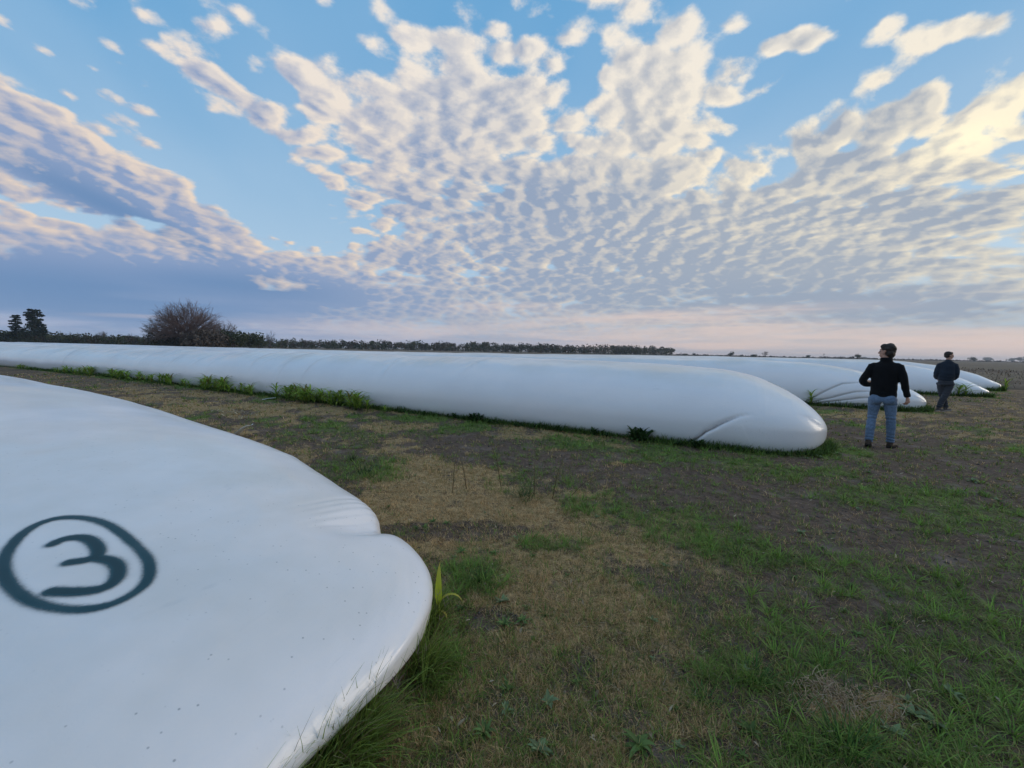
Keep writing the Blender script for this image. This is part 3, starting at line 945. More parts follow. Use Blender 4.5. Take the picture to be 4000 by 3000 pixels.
def foot(b, s, side, out=0.0):
    """a place on the ground line of a bag"""
    P = b.surf(s, np.full_like(s, 0.0 if side < 0 else 1.0))
    P2 = b.surf(s, np.full_like(s, 0.13 if side < 0 else .87))
    d = P2[:, :2] - P[:, :2]; d = d / np.maximum(np.linalg.norm(d, axis=1, keepdims=True), 1e-6)
    return P[:, :2] + d * (0.02 + out)[:, None] if np.ndim(out) else P[:, :2] + d * out, d


B1 = BAGS[0]['b']
# outline of the near bag at its widest, walked round the end
ss_ = np.concatenate([np.linspace(6.0, .02, 200), np.linspace(0.02, 1.8, 120)])
sd_ = np.concatenate([np.full(200, .02), np.full(120, .98)])
foot_pts = B1.surf(ss_, sd_)[:, :2]
wide = B1.surf(ss_, np.where(sd_ < .5, .13, .87))[:, :2]
seg_l = np.concatenate([[0], np.cumsum(np.linalg.norm(np.diff(wide, axis=0), axis=1))])


def along_edge(n, l0, l1):
    l = RNG.uniform(l0, l1, n)
    ex = np.interp(l, seg_l, wide[:, 0]); ey = np.interp(l, seg_l, wide[:, 1])
    e2x = np.interp(l + .05, seg_l, wide[:, 0]); e2y = np.interp(l + .05, seg_l, wide[:, 1])
    tx, ty = e2x - ex, e2y - ey; q = np.hypot(tx, ty) + 1e-9
    return ex, ey, ty / q, -tx / q, l          # outward normal


Lend = seg_l[-1]
pr = project(np.stack([wide[:, 0], wide[:, 1], np.full(len(wide), .1)], -1))
# number of blades along the edge, thick in front and thinning past the corner
ex, ey, nx_, ny_, l = along_edge(42000, 2.5, Lend)
side = np.sign(nx_[len(nx_) // 2]) if True else 1
cx_ = -(-1.5) * 0
cen = wide.mean(0)
flip = np.sign((ex - cen[0]) * nx_ + (ey - cen[1]) * ny_); nx_ *= flip; ny_ *= flip
out = np.abs(RNG.normal(0, .10, len(ex))) - .045
bx, by = ex + nx_ * out, ey + ny_ * out
clump = fbm(bx * 5, by * 5, 3, 91)
keep = RNG.rand(len(bx)) < sstep(.30, .55, clump) * np.clip(np.interp(ey, [-1, 1.2, 2.0, 2.3, 2.6, 4], [1, 1, .9, .45, .12, .25]), 0, 1)
bx, by, out, nx_, ny_, ey = bx[keep], by[keep], out[keep], nx_[keep], ny_[keep], ey[keep]
m = len(bx); t = RNG.rand(m)
hgt = np.interp(ey, [1.2, 1.9, 2.4, 4], [1.25, 1.0, .6, .4]) * np.exp(-np.clip(out, 0, 1) / .22)
tint = lerp((.07, .11, .020), (.26, .36, .065), t); br = RNG.rand(m) < .16; tint[br] = lerp((.14, .10, .05), (.28, .21, .11), RNG.rand(br.sum()))
azo = np.arctan2(nx_, ny_) + RNG.normal(0, 1.0, m)
fr.ribbons(np.stack([bx, by, height(bx, by) - .01], -1), azo, RNG.uniform(.10, .32, m) * hgt * (1 - .5 * np.clip(out / .2, 0, 1)), RNG.uniform(.003, .006, m), RNG.uniform(.7, 1.5, m), RNG.uniform(.2, 1.5, m), k=4, twist=RNG.uniform(-.6, .6, m), tint=tint)
# seed heads: a thin stalk with four or five fingers
ex, ey, nx2, ny2, l = along_edge(80, 3.0, Lend)
flip = np.sign((ex - cen[0]) * nx2 + (ey - cen[1]) * ny2); nx2 *= flip; ny2 *= flip
for i in range(len(ex)):
    if ey[i] > 2.25: continue
    bx, by = ex[i] + nx2[i] * .02, ey[i] + ny2[i] * .02
    Ls_, ri, az_ = RNG.uniform(.16, .27), RNG.uniform(1.2, 1.5), math.atan2(nx2[i], ny2[i]) + RNG.normal(0, 1.2)
    fr.ribbons([(bx, by, 0)], az_, Ls_, .0016, ri, .25, k=3, tint=(.14, .11, .07), prof='line')
    rr_ = Ls_ * math.cos(ri - .08); top = (bx + math.sin(az_) * rr_, by + math.cos(az_) * rr_, Ls_ * math.sin(ri - .08))
    for q in range(RNG.randint(4, 6)):
        fr.ribbons([top], RNG.uniform(0, 6.28), RNG.uniform(.022, .04), .0017, RNG.uniform(.2, 1.2), .1, k=2, tint=(.20, .13, .12), prof='line')
# low dark growth along the front foot of the second to fifth bags
for B, L, cnt, h0, h1 in ((BAGS[1], 34, 12500, .05, .17), (BAGS[2], 22, 5000, .08, .20), (BAGS[3], 16, 3200, .08, .26), (BAGS[4], 5, 900, .1, .3)):
    b = B['b']
    s = L * RNG.rand(cnt) ** 1.5
    P = b.surf(s, np.full(cnt, .06)); P2 = b.surf(s, np.full(cnt, .13))
    dd = -NX[None] + 0 * P[:, :2]
    o = np.abs(RNG.normal(0, .10, cnt)) - .02
    q = P[:, :2] + dd * o[:, None]
    endw = s < .5
    q[endw] += (-AX[None] * RNG.uniform(0, .12, endw.sum())[:, None])
    cl = fbm(s * 1.3, s * 0 + b.n, 3, 5)
    k = RNG.rand(cnt) < sstep(.28, .6, cl) + .25
    q = q[k]; m = len(q); rr = np.hypot(q[:, 0], q[:, 1]); t = RNG.rand(m)
    fr.ribbons(np.concatenate([q, np.zeros((m, 1))], 1), RNG.uniform(0, 6.28, m), RNG.uniform(h0, h1, m) * (.5 + cl[k]), np.maximum(.005, .0013 * rr), RNG.uniform(.5, 1.5, m), RNG.uniform(.2, 1.3, m), k=3,
               tint=lerp((.035, .07, .015), (.12, .20, .04), t))
obj('edge_grass', fr.mesh('edge_grass'), label='long unmown grass with finger like seed heads growing along the foot of the white bags', category='grass', kind='stuff')


# ------------------------------------------------------------------ single plants
def plant(name, label, cat, loc, group=None):
    o = bpy.data.objects.new(name, None); COL.objects.link(o); o.empty_display_size = .1
    o.location = loc; o['label'] = label; o['category'] = cat
    if group: o['group'] = group
    return o


def tube(pts, radii, seg=7, heap=None, tint=(.1, .1, .1), cap=True):
    pts = np.asarray(pts, float); n = len(pts); radii = np.broadcast_to(np.asarray(radii, float), (n,) + ((2,) if np.ndim(radii) == 2 else ()))
    if radii.ndim == 1: radii = np.stack([radii, radii], 1)
    d = np.gradient(pts, axis=0); d /= np.linalg.norm(d, axis=1, keepdims=True) + 1e-9
    ref = np.array([1.0, 0, 0]) if abs(d[0][0]) < .8 else np.array([0, 1.0, 0])
    u = ref - d * (d @ ref)[:, None]; u /= np.linalg.norm(u, axis=1, keepdims=True)
    w = np.cross(d, u)
    a = np.linspace(0, 2 * math.pi, seg, endpoint=False)
    v = pts[:, None] + u[:, None] * (np.cos(a)[None, :, None] * radii[:, None, 0:1]) + w[:, None] * (np.sin(a)[None, :, None] * radii[:, None, 1:2])
    v = v.reshape(-1, 3); f = grid_faces(n, seg, True)
    if cap:
        k = len(v); v = np.concatenate([v, pts[:1], pts[-1:]])
        i = np.arange(seg); j = (i + 1) % seg
        f = np.concatenate([f, np.stack([i * 0 + k, j, i, i * 0 + k], -1), np.stack([i * 0 + k + 1, (n - 1) * seg + i, (n - 1) * seg + j, i * 0 + k + 1], -1)])
        # write the caps as degenerate quads' triangles
    if heap is not None: heap.add(v, f, tint)
    return v, f


def clean(v, f):
    """mesh from arrays that may hold quads with a doubled corner (triangles)"""
    tri = f[:, 0] == f[:, 3]
    idx, sizes = [], []
    for q, t_ in zip(f, tri):
        if t_: idx += [q[0], q[1], q[2]]; sizes.append(3)
        else: idx += list(q); sizes.append(4)
    return np.array(idx), np.array(sizes)


def mesh_any(name, v, f, mat, smooth=True, tint=None):
    i, s = clean(v, f)
    return mesh_np(name, v, i, mat, smooth, tint, flat_sizes=s)


def maize_meshes(seed, h=0.4, nl=8):
    rs = np.random.RandomState(seed)
    st = Heap()
    v, f = tube([(0, 0, -.02), (0.004, 0, h * .3), (.0, .006, h * .62)], [.011, .009, .005], 6)
    sm = mesh_any('maize_stem', v, f, M_BLADE, True, np.tile((.09, .13, .035), (len(v), 1)))
    hp = Heap()
    z = np.linspace(.03, h * .6, nl); az = np.arange(nl) * 2.6 + rs.uniform(0, 6)
    b = rs.rand(nl)
    tint = lerp((.13, .24, .03), (.42, .58, .08), b)
    yl = rs.rand(nl) < .15; tint[yl] = (.24, .20, .06)
    hp.ribbons(np.stack([0 * z, 0 * z, z], -1), az, rs.uniform(.55, 1.1, nl) * h, rs.uniform(.028, .046, nl), rs.uniform(.55, 1.4, nl), rs.uniform(.9, 2.3, nl), k=6, prof='maize', fold=.35, twist=rs.uniform(-.4, .4, nl), tint=tint, tip=(.19, .20, .05))
    return sm, hp.mesh('maize_leaves')


maize_kinds = [maize_meshes(100 + i, h=.42, nl=11) for i in range(6)]


def bag_foot(px_, bagi=1, q=.10, out=.08):
    """the point of a bag's front ground line seen in a column of the photograph"""
    b = BAGS[bagi]['b']
    s = np.linspace(.1, 60, 2500); P = b.surf(s, np.full_like(s, q)); P[:, 2] = 0
    P[:, :2] -= NX[None] * out
    pp = project(P); k = np.argmin(np.abs(pp[:, 0] - px_) + 1e4 * ((P @ _F) < 0))
    return P[k]


MAIZE = [  # columns of the photograph from, to; how many; height; where
    (60, 110, 4, .30, 'small maize plant by the long bag at the far left edge'),
    (200, 310, 7, .38, 'green maize plant by the long bag, right of and below the dark conifers'),
    (320, 400, 6, .48, 'green volunteer maize plant in the upright clump at the foot of the long bag'),
    (430, 545, 9, .46, 'bright green volunteer maize plant in the second clump from the left of the long bag'),
    (560, 675, 8, .44, 'green maize plant in the clump left of the biggest bare tree'),
    (690, 745, 3, .34, 'low maize plant between two leafy clumps beside the long white bag'),
    (765, 900, 12, .50, 'green maize plant in the wide clump below the biggest bare tree'),
    (900, 1000, 5, .36, 'low green maize plant right of the wide clump below the bare tree'),
    (1070, 1150, 5, .46, 'tall bright maize plant by the white plastic scrap at the long bag'),
    (1150, 1440, 24, .46, 'green and yellow maize plant in the longest clump, nearest the camera'),
    (1500, 1510, 1, .28, 'lone small maize seedling right of the longest leafy clump'),
]
for a0, a1, cnt, h, lab in MAIZE:
    for i in range(int(cnt * 1.7)):
        P = bag_foot(RNG.uniform(a0, a1), out=RNG.uniform(.02, .45))
        sm, lm = maize_kinds[RNG.randint(6)]
        o = plant('maize_plant', lab, 'maize plant', (P[0], P[1], 0), 'volunteer maize plants along the long bag')
        sc = h / .42 * RNG.uniform(.72, 1.1); o.scale = (sc, sc, sc); o.rotation_euler = (RNG.uniform(-.15, .15), RNG.uniform(-.15, .15), RNG.uniform(0, 6.28))
        obj('stem', sm, o); obj('foliage', lm, o)
for px_, bi, lab, h in ((3165, 2, 'lone dark maize plant standing before the third bag, left of the man in jeans', .55),
                        (3745, 3, 'bigger reddish green maize plant at the fourth bag, right of the farther man', .75),
                        (3770, 3, 'drooping maize plant with dry leaves at the foot of the fourth bag', .6)):
    P = bag_foot(px_, bi)
    o = plant('maize_plant', lab, 'maize plant', (P[0], P[1], 0)); sm, lm = maize_kinds[(px_ + bi) % 6]
    sc = h / .42; o.scale = (sc, sc, sc); o.rotation_euler = (0, 0, 1.0 * bi)
    obj('stem', sm, o); obj('foliage', lm, o)
P = ground(3925, 1528)
o = plant('maize_plant', 'small maize plant at the tip of the farthest bag by the wet ditch', 'maize plant', tuple(P)); sm, lm = maize_kinds[2]
o.scale = (1.6, 1.6, 1.6); obj('stem', sm, o); obj('foliage', lm, o)

# the yellow sprout by the near bag
P0 = ground(1712, 2430)
sp = plant('maize_sprout', 'yellow green maize sprout with one upright and one drooping leaf beside the numbered bag', 'maize sprout', tuple(P0))
v, f = tube([(0, 0, -.02), (.006, .0, .05), (.002, .0, .12)], [.007, .006, .004], 7)
obj('stem', mesh_any('stem', v, f, M_BLADE, True, np.tile((.30, .33, .05), (len(v), 1))), sp)
for az_, L, w, ri, dr, z, tt in ((-.25, .23, .038, 1.52, .25, .10, (.46, .54, .04)), (1.35, .19, .026, 1.25, 2.75, .085, (.42, .42, .05)), (1.9, .075, .016, .5, 1.9, .06, (.50, .40, .08)), (-1.3, .06, .012, .8, 1.5, .05, (.30, .30, .05))):
    h_ = Heap(); h_.ribbons([(0, 0, z)], az_, L, w, ri, dr, k=9, prof='maize', fold=.4, twist=.25, tint=tt, tip=(.45, .33, .08))
    obj('leaf', h_.mesh('leaf'), sp)

# the lush tuft of broad grass in the foreground
P0 = ground(1330, 2860)
tu = plant('grass_tussock', 'lush dark green tussock of long broad grass in the foreground beside the numbered bag', 'tussock', tuple(P0))
h_ = Heap(); n = 150
az = RNG.normal(1.35, .75, n); t = RNG.rand(n)
rr = RNG.uniform(0, .07, n); aa = RNG.uniform(0, 6.28, n)
h_.ribbons(np.stack([rr * np.sin(aa), rr * np.cos(aa), 0 * rr - .01], -1), az, RNG.uniform(.14, .31, n), RNG.uniform(.005, .010, n), RNG.uniform(.55, 1.35, n), RNG.uniform(.8, 1.9, n), k=8, fold=.25, twist=RNG.uniform(-.4, .4, n),
            tint=lerp((.040, .11, .020), (.14, .30, .055), t), tip=(.17, .19, .05))
obj('foliage', h_.mesh('foliage'), tu)

# other big tufts the photograph shows singly
TUFTS = [((3300, 2930), .20, (.05, .13, .025), 'large dark green grass tuft at the bottom of the frame, right of the dead straw', 90),
         ((3105, 2780), .15, (.06, .13, .03), 'spreading grass tuft with a broad pale leaf, left of the dead straw patch', 40),
         ((3330, 2720), .13, (.06, .12, .03), 'star shaped grass tuft just above the dead straw patch', 30),
         ((2870, 2160), .14, (.09, .20, .03), 'bright green grass tuft left of the grey cracked soil in the middle of the lawn', 60),
         ((2950, 2650), .15, (.06, .15, .03), 'dense green grass tuft below the cracked bare soil', 70),
         ((1870, 2270), .15, (.05, .12, .025), 'dark green grass clump right of the yellow maize sprout', 80),
         ((2135, 2400), .08, (.07, .16, .03), 'small upright grass tuft alone in the tan dry grass', 30),
         ((2750, 2720), .11, (.08, .18, .04), 'small light green star tuft on bare soil near the bottom', 26),
         ((3480, 2430), .12, (.07, .15, .03), 'grass tuft on the bare ground at the right, nearer than the green strip', 36),
         ((2050, 1950), .26, (.07, .10, .03), 'coarse olive grass clump with tall dry stalks in the tan patch', 90),
         ((1420, 1850), .22, (.035, .07, .02), 'dark green clump behind the shoulder of the numbered bag', 90),
         ((1380, 1800), .18, (.035, .07, .02), 'darker far clump behind the shoulder of the numbered bag', 60)]
for (px_, py_), L, tt, lab, n in TUFTS:
    P0 = ground(px_, py_); o = plant('grass_tuft', lab, 'grass tuft', tuple(P0)); h_ = Heap()
    rr = RNG.uniform(0, .05, n) * (L / .13); aa = RNG.uniform(0, 6.28, n); t = RNG.rand(n)
    h_.ribbons(np.stack([rr * np.sin(aa), rr * np.cos(aa), 0 * rr - .01], -1), aa + RNG.normal(0, .5, n), RNG.uniform(.55, 1.1, n) * L, max(.0045, .001 * P0[1]), RNG.uniform(.35, 1.35, n), RNG.uniform(.5, 1.5, n), k=4, twist=RNG.uniform(-.4, .4, n),
                tint=lerp(tuple(c * .55 for c in tt), tuple(c * 1.15 for c in tt), t), tip=(.13, .15, .04))
    obj('foliage', h_.mesh('foliage'), o)
    if 'stalks' in lab:
        for dx, dy, hh, ln in ((-.75, .1, .50, .05), (-.62, .25, .42, -.1), (-.25, .35, .55, -.15), (.28, 0, .48, .12), (.1, .1, .36, 0), (.45, .05, .34, .5)):
            v, f = tube([(dx, dy, 0), (dx + ln * .35, dy, hh * .55), (dx + ln, dy + .02, hh)], [.004, .003, .002], 4)
            obj('stalk', mesh_any('stalk', v, f, M_BLADE, True, np.tile((.13, .10, .05), (len(v), 1))), o)

# flat broad leaved weeds
def rosette(seed, n=13, L=.058, W=.016, tint=(.125, .195, .055)):
    rs = np.random.RandomState(seed); h_ = Heap()
    az = np.arange(n) * 2.4 + rs.uniform(-.3, .3, n); t = rs.rand(n)
    h_.ribbons(np.zeros((n, 3)) + (0, 0, .006), az, rs.uniform(.6, 1.1, n) * L, rs.uniform(.7, 1.1, n) * W, rs.uniform(.15, 1.0, n), rs.uniform(.3, 1.5, n), k=5, prof='ovate', fold=.45, twist=rs.uniform(-.7, .7, n),
                tint=lerp(tuple(c * .65 for c in tint), tuple(c * 1.3 for c in tint), t))
    return h_.mesh('rosette')


RK = [rosette(i) for i in range(5)] + [rosette(20 + i, 11, .058, .020, (.19, .25, .12)) for i in range(3)]
ROS = [((1745, 2050), 'leafy weed rosette at the left rim of the dark soil hollow'), ((1660, 2068), 'weed rosette against the numbered bag beside the dark soil hollow'), ((1625, 2075), 'weed rosette nearest the numbered bag at the dark hollow'),
       ((1690, 2045), 'weed rosette behind the dark soil hollow'), ((1800, 2160), 'weed rosette in the dry grass below the dark hollow'), ((1930, 2165), 'second weed rosette below the dark hollow, in tan grass'), ((2080, 2170), 'weed rosette farthest right in the tan grass below the hollow'),
       ((1800, 2385), 'leafy weed right of the sprout foot'), ((1960, 2350), 'grey green weed in the bare spot right of the sprout'), ((1970, 2440), 'broad leaved weed above the brown lawn, right of the long edge grass'), ((2040, 2420), 'weed beside the small upright tuft'),
       ((1980, 2680), 'little weed rosette in the middle of the brown lawn'), ((1980, 2770), 'larger pale weed under the little rosette in the brown lawn'), ((2145, 2750), 'two leaved seedling right of the larger pale weed'),
       ((1890, 2860), 'round leaved weed in the brown lawn near the bottom'), ((2110, 2930), 'tall pale weed at the bottom edge of the frame'), ((2500, 2920), 'bright green seedling with four wide leaves on brown lawn near the bottom edge'),
       ((2930, 2860), 'ruffled light green weed near the bottom, left of the dead straw'), ((3560, 2790), 'big crinkled pale green weed right of the dead straw'), ((3640, 2830), 'crinkled pale green weed right of its bigger twin'), ((3480, 2860), 'pale weed below the dead straw patch'),
       ((3720, 2720), 'pale weed on bare soil toward the right edge'), ((3130, 2090), 'grey green weed by the yellowing grass on dark soil'), ((2620, 1990), 'weed beside the bright green strip'), ((3200, 1790), 'flat grey green weed before the nose of the long bag'),
       ((3270, 1780), 'flat weed right of the one before the bag nose'), ((3390, 1850), 'flat dark weed on bare ground below the man in jeans'), ((3800, 1880), 'pale flat weed by the right edge, beyond the green strip'), ((3900, 1960), 'pale clump of flat leaves close to the right edge')]
for i, ((px_, py_), lab) in enumerate(ROS):
    P0 = ground(px_, py_); P0[2] = float(height(P0[0], P0[1]))
    me = RK[i % 5] if 'pale' not in lab and 'grey' not in lab else RK[5 + i % 3]
    o = obj('weed_rosette', me, loc=tuple(P0), label=lab, category='weed', group='flat broad leaved weeds in the lawn')
    sc = RNG.uniform(.8, 1.15) * (1.35 if 'big' in lab or 'flat' in lab else 1.0) * (1.5 if 'bright green seedling' in lab else 1); o.scale = (sc, sc, sc); o.rotation_euler = (0, 0, RNG.uniform(0, 6))
def weed_label(x_, y_):
    g_, d_, s_, _ = (float(v) for v in cover(x_, y_))
    on = 'on bare soil' if s_ > .5 else 'in green grass' if g_ > max(d_, .45) else 'in dry tan grass' if d_ > .5 else 'in thin mixed grass'
    far_ = 'close to the camera' if y_ < 2.2 else 'halfway to the bag' if y_ < 4.5 else 'close to the long bag'
    side_ = 'by the numbered bag' if x_ < .3 * y_ - .2 else 'mid lawn' if x_ < .75 * y_ else 'toward the right edge'
    return f'small weed {on}, {side_}' if y_ > 4.5 else f'small weed {on}, {far_}, {side_}'


n = 0
x, y, r = view_points(330, 1.6, 9, .8)
for i in range(len(x)):
    if n >= 90: break
    o = obj('weed_rosette', RK[RNG.randint(8)], loc=(x[i], y[i], float(height(x[i], y[i]))), label=weed_label(x[i], y[i]), category='weed', group='small weeds scattered in the lawn')
    sc = RNG.uniform(.35, .8); o.scale = (sc, sc, sc); o.rotation_euler = (0, 0, RNG.uniform(0, 6)); n += 1

# dock and nettles along the foot of the long bag
def dock(seed):
    rs = np.random.RandomState(seed); n = 13; h_ = Heap()
    t = rs.rand(n)
    h_.ribbons(np.stack([rs.uniform(-.02, .02, n), rs.uniform(-.02, .02, n), rs.uniform(0, .06, n)], -1), rs.uniform(0, 6.28, n), rs.uniform(.10, .2, n), rs.uniform(.035, .06, n), rs.uniform(.5, 1.4, n), rs.uniform(.3, 1.3, n), k=5, prof='ovate', fold=.3,
                tint=lerp((.022, .055, .016), (.060, .115, .030), t))
    return h_.mesh('dock')


DK = [dock(i) for i in range(4)]
for lo, hi, cnt, sc0, lab in ((1560, 1700, 9, .6, 'low dark leafy weed at the long bag, right of the maize clumps'), (1730, 1900, 12, 1.0, 'dark leafy weed at the middle of the front edge of the long bag'), (1900, 2300, 14, .7, 'dark leafy weed at the bag foot, left of the bushiest weed'),
                              (2300, 2390, 6, .9, 'dark leafy weed in the pair of clumps at the bag foot'), (2470, 2540, 7, 1.35, 'bushiest dark weed at the front foot of the long bag'), (2600, 2760, 8, .8, 'dark weed where the crease of the long bag meets the ground'),
                              (2780, 2900, 4, .45, 'tiny dark weed under the end of the long bag'), (3000, 3170, 6, .5, 'little dark weed below the nose of the long bag')):
    for i in range(cnt):
        P = bag_foot(RNG.uniform(lo, hi), out=RNG.uniform(.02, .16))
        sc = sc0 * RNG.uniform(.6, 1.15)
        o = obj('dock_weed', DK[RNG.randint(4)], loc=tuple(P), label=lab, category='leafy weed', group='dark leafy weeds along the long bag'); o.scale = (sc, sc, sc); o.rotation_euler = (0, 0, RNG.uniform(0, 6))

# dead straw, husks and fallen leaves
sh = Heap(); P0 = ground(3350, 2765)
n = 520; dx = RNG.normal(0, 1, n); dy = RNG.normal(0, 1, n)
c2 = ground(3200, 2690); pick = RNG.rand(n) < .3
bx = np.where(pick, c2[0], P0[0]) + dx * np.where(pick, .05, .13); by = np.where(pick, c2[1], P0[1]) + dy * np.where(pick, .03, .045)
t = RNG.rand(n)
sh.ribbons(np.stack([bx, by, .008 + RNG.uniform(0, .015, n)], -1), RNG.uniform(0, 6.28, n), RNG.uniform(.02, .07, n), RNG.uniform(.002, .004, n), RNG.uniform(0, 1.0, n), RNG.uniform(-.4, 1.5, n), k=4, twist=RNG.uniform(-1.5, 1.5, n), tint=lerp((.26, .17, .11), (.50, .38, .26), t))
obj('dead_straw', sh.mesh('dead_straw'), label='patch of dead pinkish straw lying on the soil at the lower right', category='straw', kind='stuff')
lf = Heap(); n = 460
x, y, r = view_points(n, 1.5, 14, .9); n = len(x); t = RNG.rand(n)
lf.ribbons(np.stack([x, y, height(x, y) + .012], -1), RNG.uniform(0, 6.28, n), RNG.uniform(.012, .04, n) * (1 + r * .07), RNG.uniform(.006, .014, n) * (1 + r * .07), RNG.uniform(-.1, .6, n), RNG.uniform(-.6, .8, n), k=3, prof='ovate', fold=.4, tint=lerp((.20, .15, .09), (.52, .42, .29), t))
c3 = [ground(880, 1612), ground(960, 1635), ground(920, 1618)]
for c in c3:
    n = 26; t = RNG.rand(n)
    lf.ribbons(np.stack([c[0] + RNG.normal(0, .22, n), c[1] + RNG.normal(0, .12, n), 0 * t + .03], -1), RNG.uniform(0, 6.28, n), RNG.uniform(.05, .12, n), RNG.uniform(.02, .04, n), RNG.uniform(-.1, .8, n), RNG.uniform(-.6, .8, n), k=3, prof='ovate', fold=.4, tint=lerp((.30, .24, .15), (.55, .46, .32), t))
obj('fallen_leaves', lf.mesh('fallen_leaves'), label='dry fallen leaves and husk bits scattered over the grass', category='dry leaves', kind='stuff')

# clods of soil on the bare patches
cl = Heap(); x, y, r = view_points(6000, 1.2, 12, .9)
g, d, s, stub = cover(x, y); ok = (RNG.rand(len(x)) < s * .9 + .03); x, y, r = x[ok], y[ok], r[ok]
ico = np.array([(0, 0, 1), (.9, 0, .3), (.28, .85, .35), (-.72, .53, .25), (-.72, -.53, .35), (.28, -.85, .3), (0, 0, -.4)], float)
icf = np.array([(0, 1, 2, 0), (0, 2, 3, 0), (0, 3, 4, 0), (0, 4, 5, 0), (0, 5, 1, 0), (6, 2, 1, 6), (6, 3, 2, 6), (6, 4, 3, 6), (6, 5, 4, 6), (6, 1, 5, 6)])
n = len(x); sz = RNG.uniform(.003, .013, n) ** 1.0 * (1 + r * .06)
V3 = ico[None] * (sz[:, None, None] * RNG.uniform(.6, 1.4, (n, 7, 1)) * np.array([1, 1, .6])) + np.stack([x, y, height(x, y)], -1)[:, None]
F3 = (icf[None] + (np.arange(n) * 7)[:, None, None]).reshape(-1, 4)[:, :3]
tt = lerp((.030, .025, .023), (.12, .105, .10), RNG.rand(n))
obj('soil_clods', mesh_np('soil_clods', V3.reshape(-1, 3), F3, M_BLADE, False, np.repeat(tt, 7, 0)), label='small clods of dark soil on the bare patches', category='soil', kind='stuff')

# scraps of white plastic
M_SCRAP = plain('scrap_plastic', (.62, .66, .70), .4, .5, .1)
def scrap(px_, py_, z, w, h, lab, tilt):
    P0 = ground(px_, py_, 0)
    u = np.linspace(-1, 1, 9); Ug, Vg = np.meshgrid(u, u, indexing='ij')
    zz_ = np.maximum(.004, tilt * (Ug + 1) * .5 * h + .25 * h * (fbm(Ug * 1.5 + px_, Vg * 1.5, 3, 4) - .35))
    top = np.stack([Ug * w * .5 * (1 - .25 * Vg ** 2), Vg * w * .35 * (1 - .3 * Ug), zz_], -1).reshape(-1, 3)
    low = top - (0, 0, .003)
    f = grid_faces(9, 9); v = np.concatenate([top, low]); f2 = f[:, ::-1] + 81
    edge = [i for i in range(9)] + [i * 9 + 8 for i in range(1, 9)] + [80 - i for i in range(1, 9)] + [(8 - i) * 9 for i in range(1, 8)]
    e = np.array(edge); e2 = np.roll(e, -1)
    f3 = np.stack([e, e + 81, e2 + 81, e2], -1)
    obj('plastic_scrap', mesh_np('plastic_scrap', v, np.concatenate([f, f2, f3]), M_SCRAP, True), loc=tuple(P0), label=lab, category='plastic scrap')
scrap(1053, 1560, 0, .34, .10, 'crumpled white plastic scrap on the grass beside the maize at the long bag', .5)
scrap(938, 1708, 0, .40, .20, 'white plastic corner sticking up behind the back of the numbered bag', 1.0)

# ------------------------------------------------------------------ trees and the wood
M_LEAF = mat_blade('foliage', trans=.15)
M_BARK = plain('bark', (.085, .070, .065), .9, .1, .3, 6)


def leaf_cloud(rs, centres, radii, n, size, c0, c1, heap, flat=.8):
    """little leaf clumps spread through crown lobes"""
    k = rs.randint(0, len(centres), n)
    d = rs.normal(0, 1, (n, 3)); d /= np.linalg.norm(d, axis=1, keepdims=True)
    r = rs.uniform(.35, 1.0, n) ** .5
    p = np.asarray(centres)[k] + d * r[:, None] * np.asarray(radii)[k] * np.array([1, 1, flat])
    a = rs.normal(0, 1, (n, 3)); a /= np.linalg.norm(a, axis=1, keepdims=True)
    b = np.cross(a, rs.normal(0, 1, (n, 3))); b /= np.linalg.norm(b, axis=1, keepdims=True)
    s = size * rs.uniform(.5, 1.4, (n, 1))
    v = np.stack([p - a * s, p + b * s * .6, p + a * s, p - b * s * .6], 1).reshape(-1, 3)
    f = np.arange(n * 4).reshape(-1, 4)
    t = np.repeat(lerp(c0, c1, rs.rand(n)), 4, 0)
    heap.add(v, f, t)


def branches(rs, base, h, spread, levels=5, trunk=.35, r0=.3, n0=5, up=.9, kids=3, heap=None, tint=(.10, .085, .08)):
    """a bare branching crown"""
    out = []
    def grow(p, d, L, r, lev):
        n = 4; pts = [p]; dd = d.copy()
        for i in range(n):
            dd = dd + rs.normal(0, .14, 3); dd[2] += .03 * up; dd /= np.linalg.norm(dd)
            pts.append(pts[-1] + dd * L / n)
        out.append((np.array(pts), np.linspace(r, r * .6, n + 1), lev))
        if lev == 0: return
        for k in range(kids + (lev > 2)):
            t = rs.uniform(.35, 1.0); i = min(int(t * n), n - 1)
            q = pts[i] + (pts[i + 1] - pts[i]) * (t * n - i)
            nd = dd + rs.normal(0, .62, 3) * np.array([1, 1, .75]); nd[2] += .12; nd /= np.linalg.norm(nd)
            grow(q, nd, L * rs.uniform(.6, .82), r * .55, lev - 1)
    base = np.array(base, float)
    for k in range(n0):
        az = 2 * math.pi * k / n0 + rs.uniform(-.4, .4)
        d = np.array([math.sin(az) * spread, math.cos(az) * spread, rs.uniform(.5, 1.2)]); d /= np.linalg.norm(d)
        grow(base + (0, 0, h * trunk * rs.uniform(.4, 1)), d, h * .30, r0 * .55, levels)
    for pts, r, lev in out:
        tube(pts, r, 4 if lev > 1 else 3, heap, tint, cap=False)
    return heap


def at(px, py, dist):
    """a place on the ground under a pixel column, at a distance along +Y"""
    d = ray(px, py); return np.array([d[0] / d[1] * dist, dist, 0.0])


def hz_y(px): return 1373 + (px - 2000) * .0209


rs = np.random.RandomState(5)
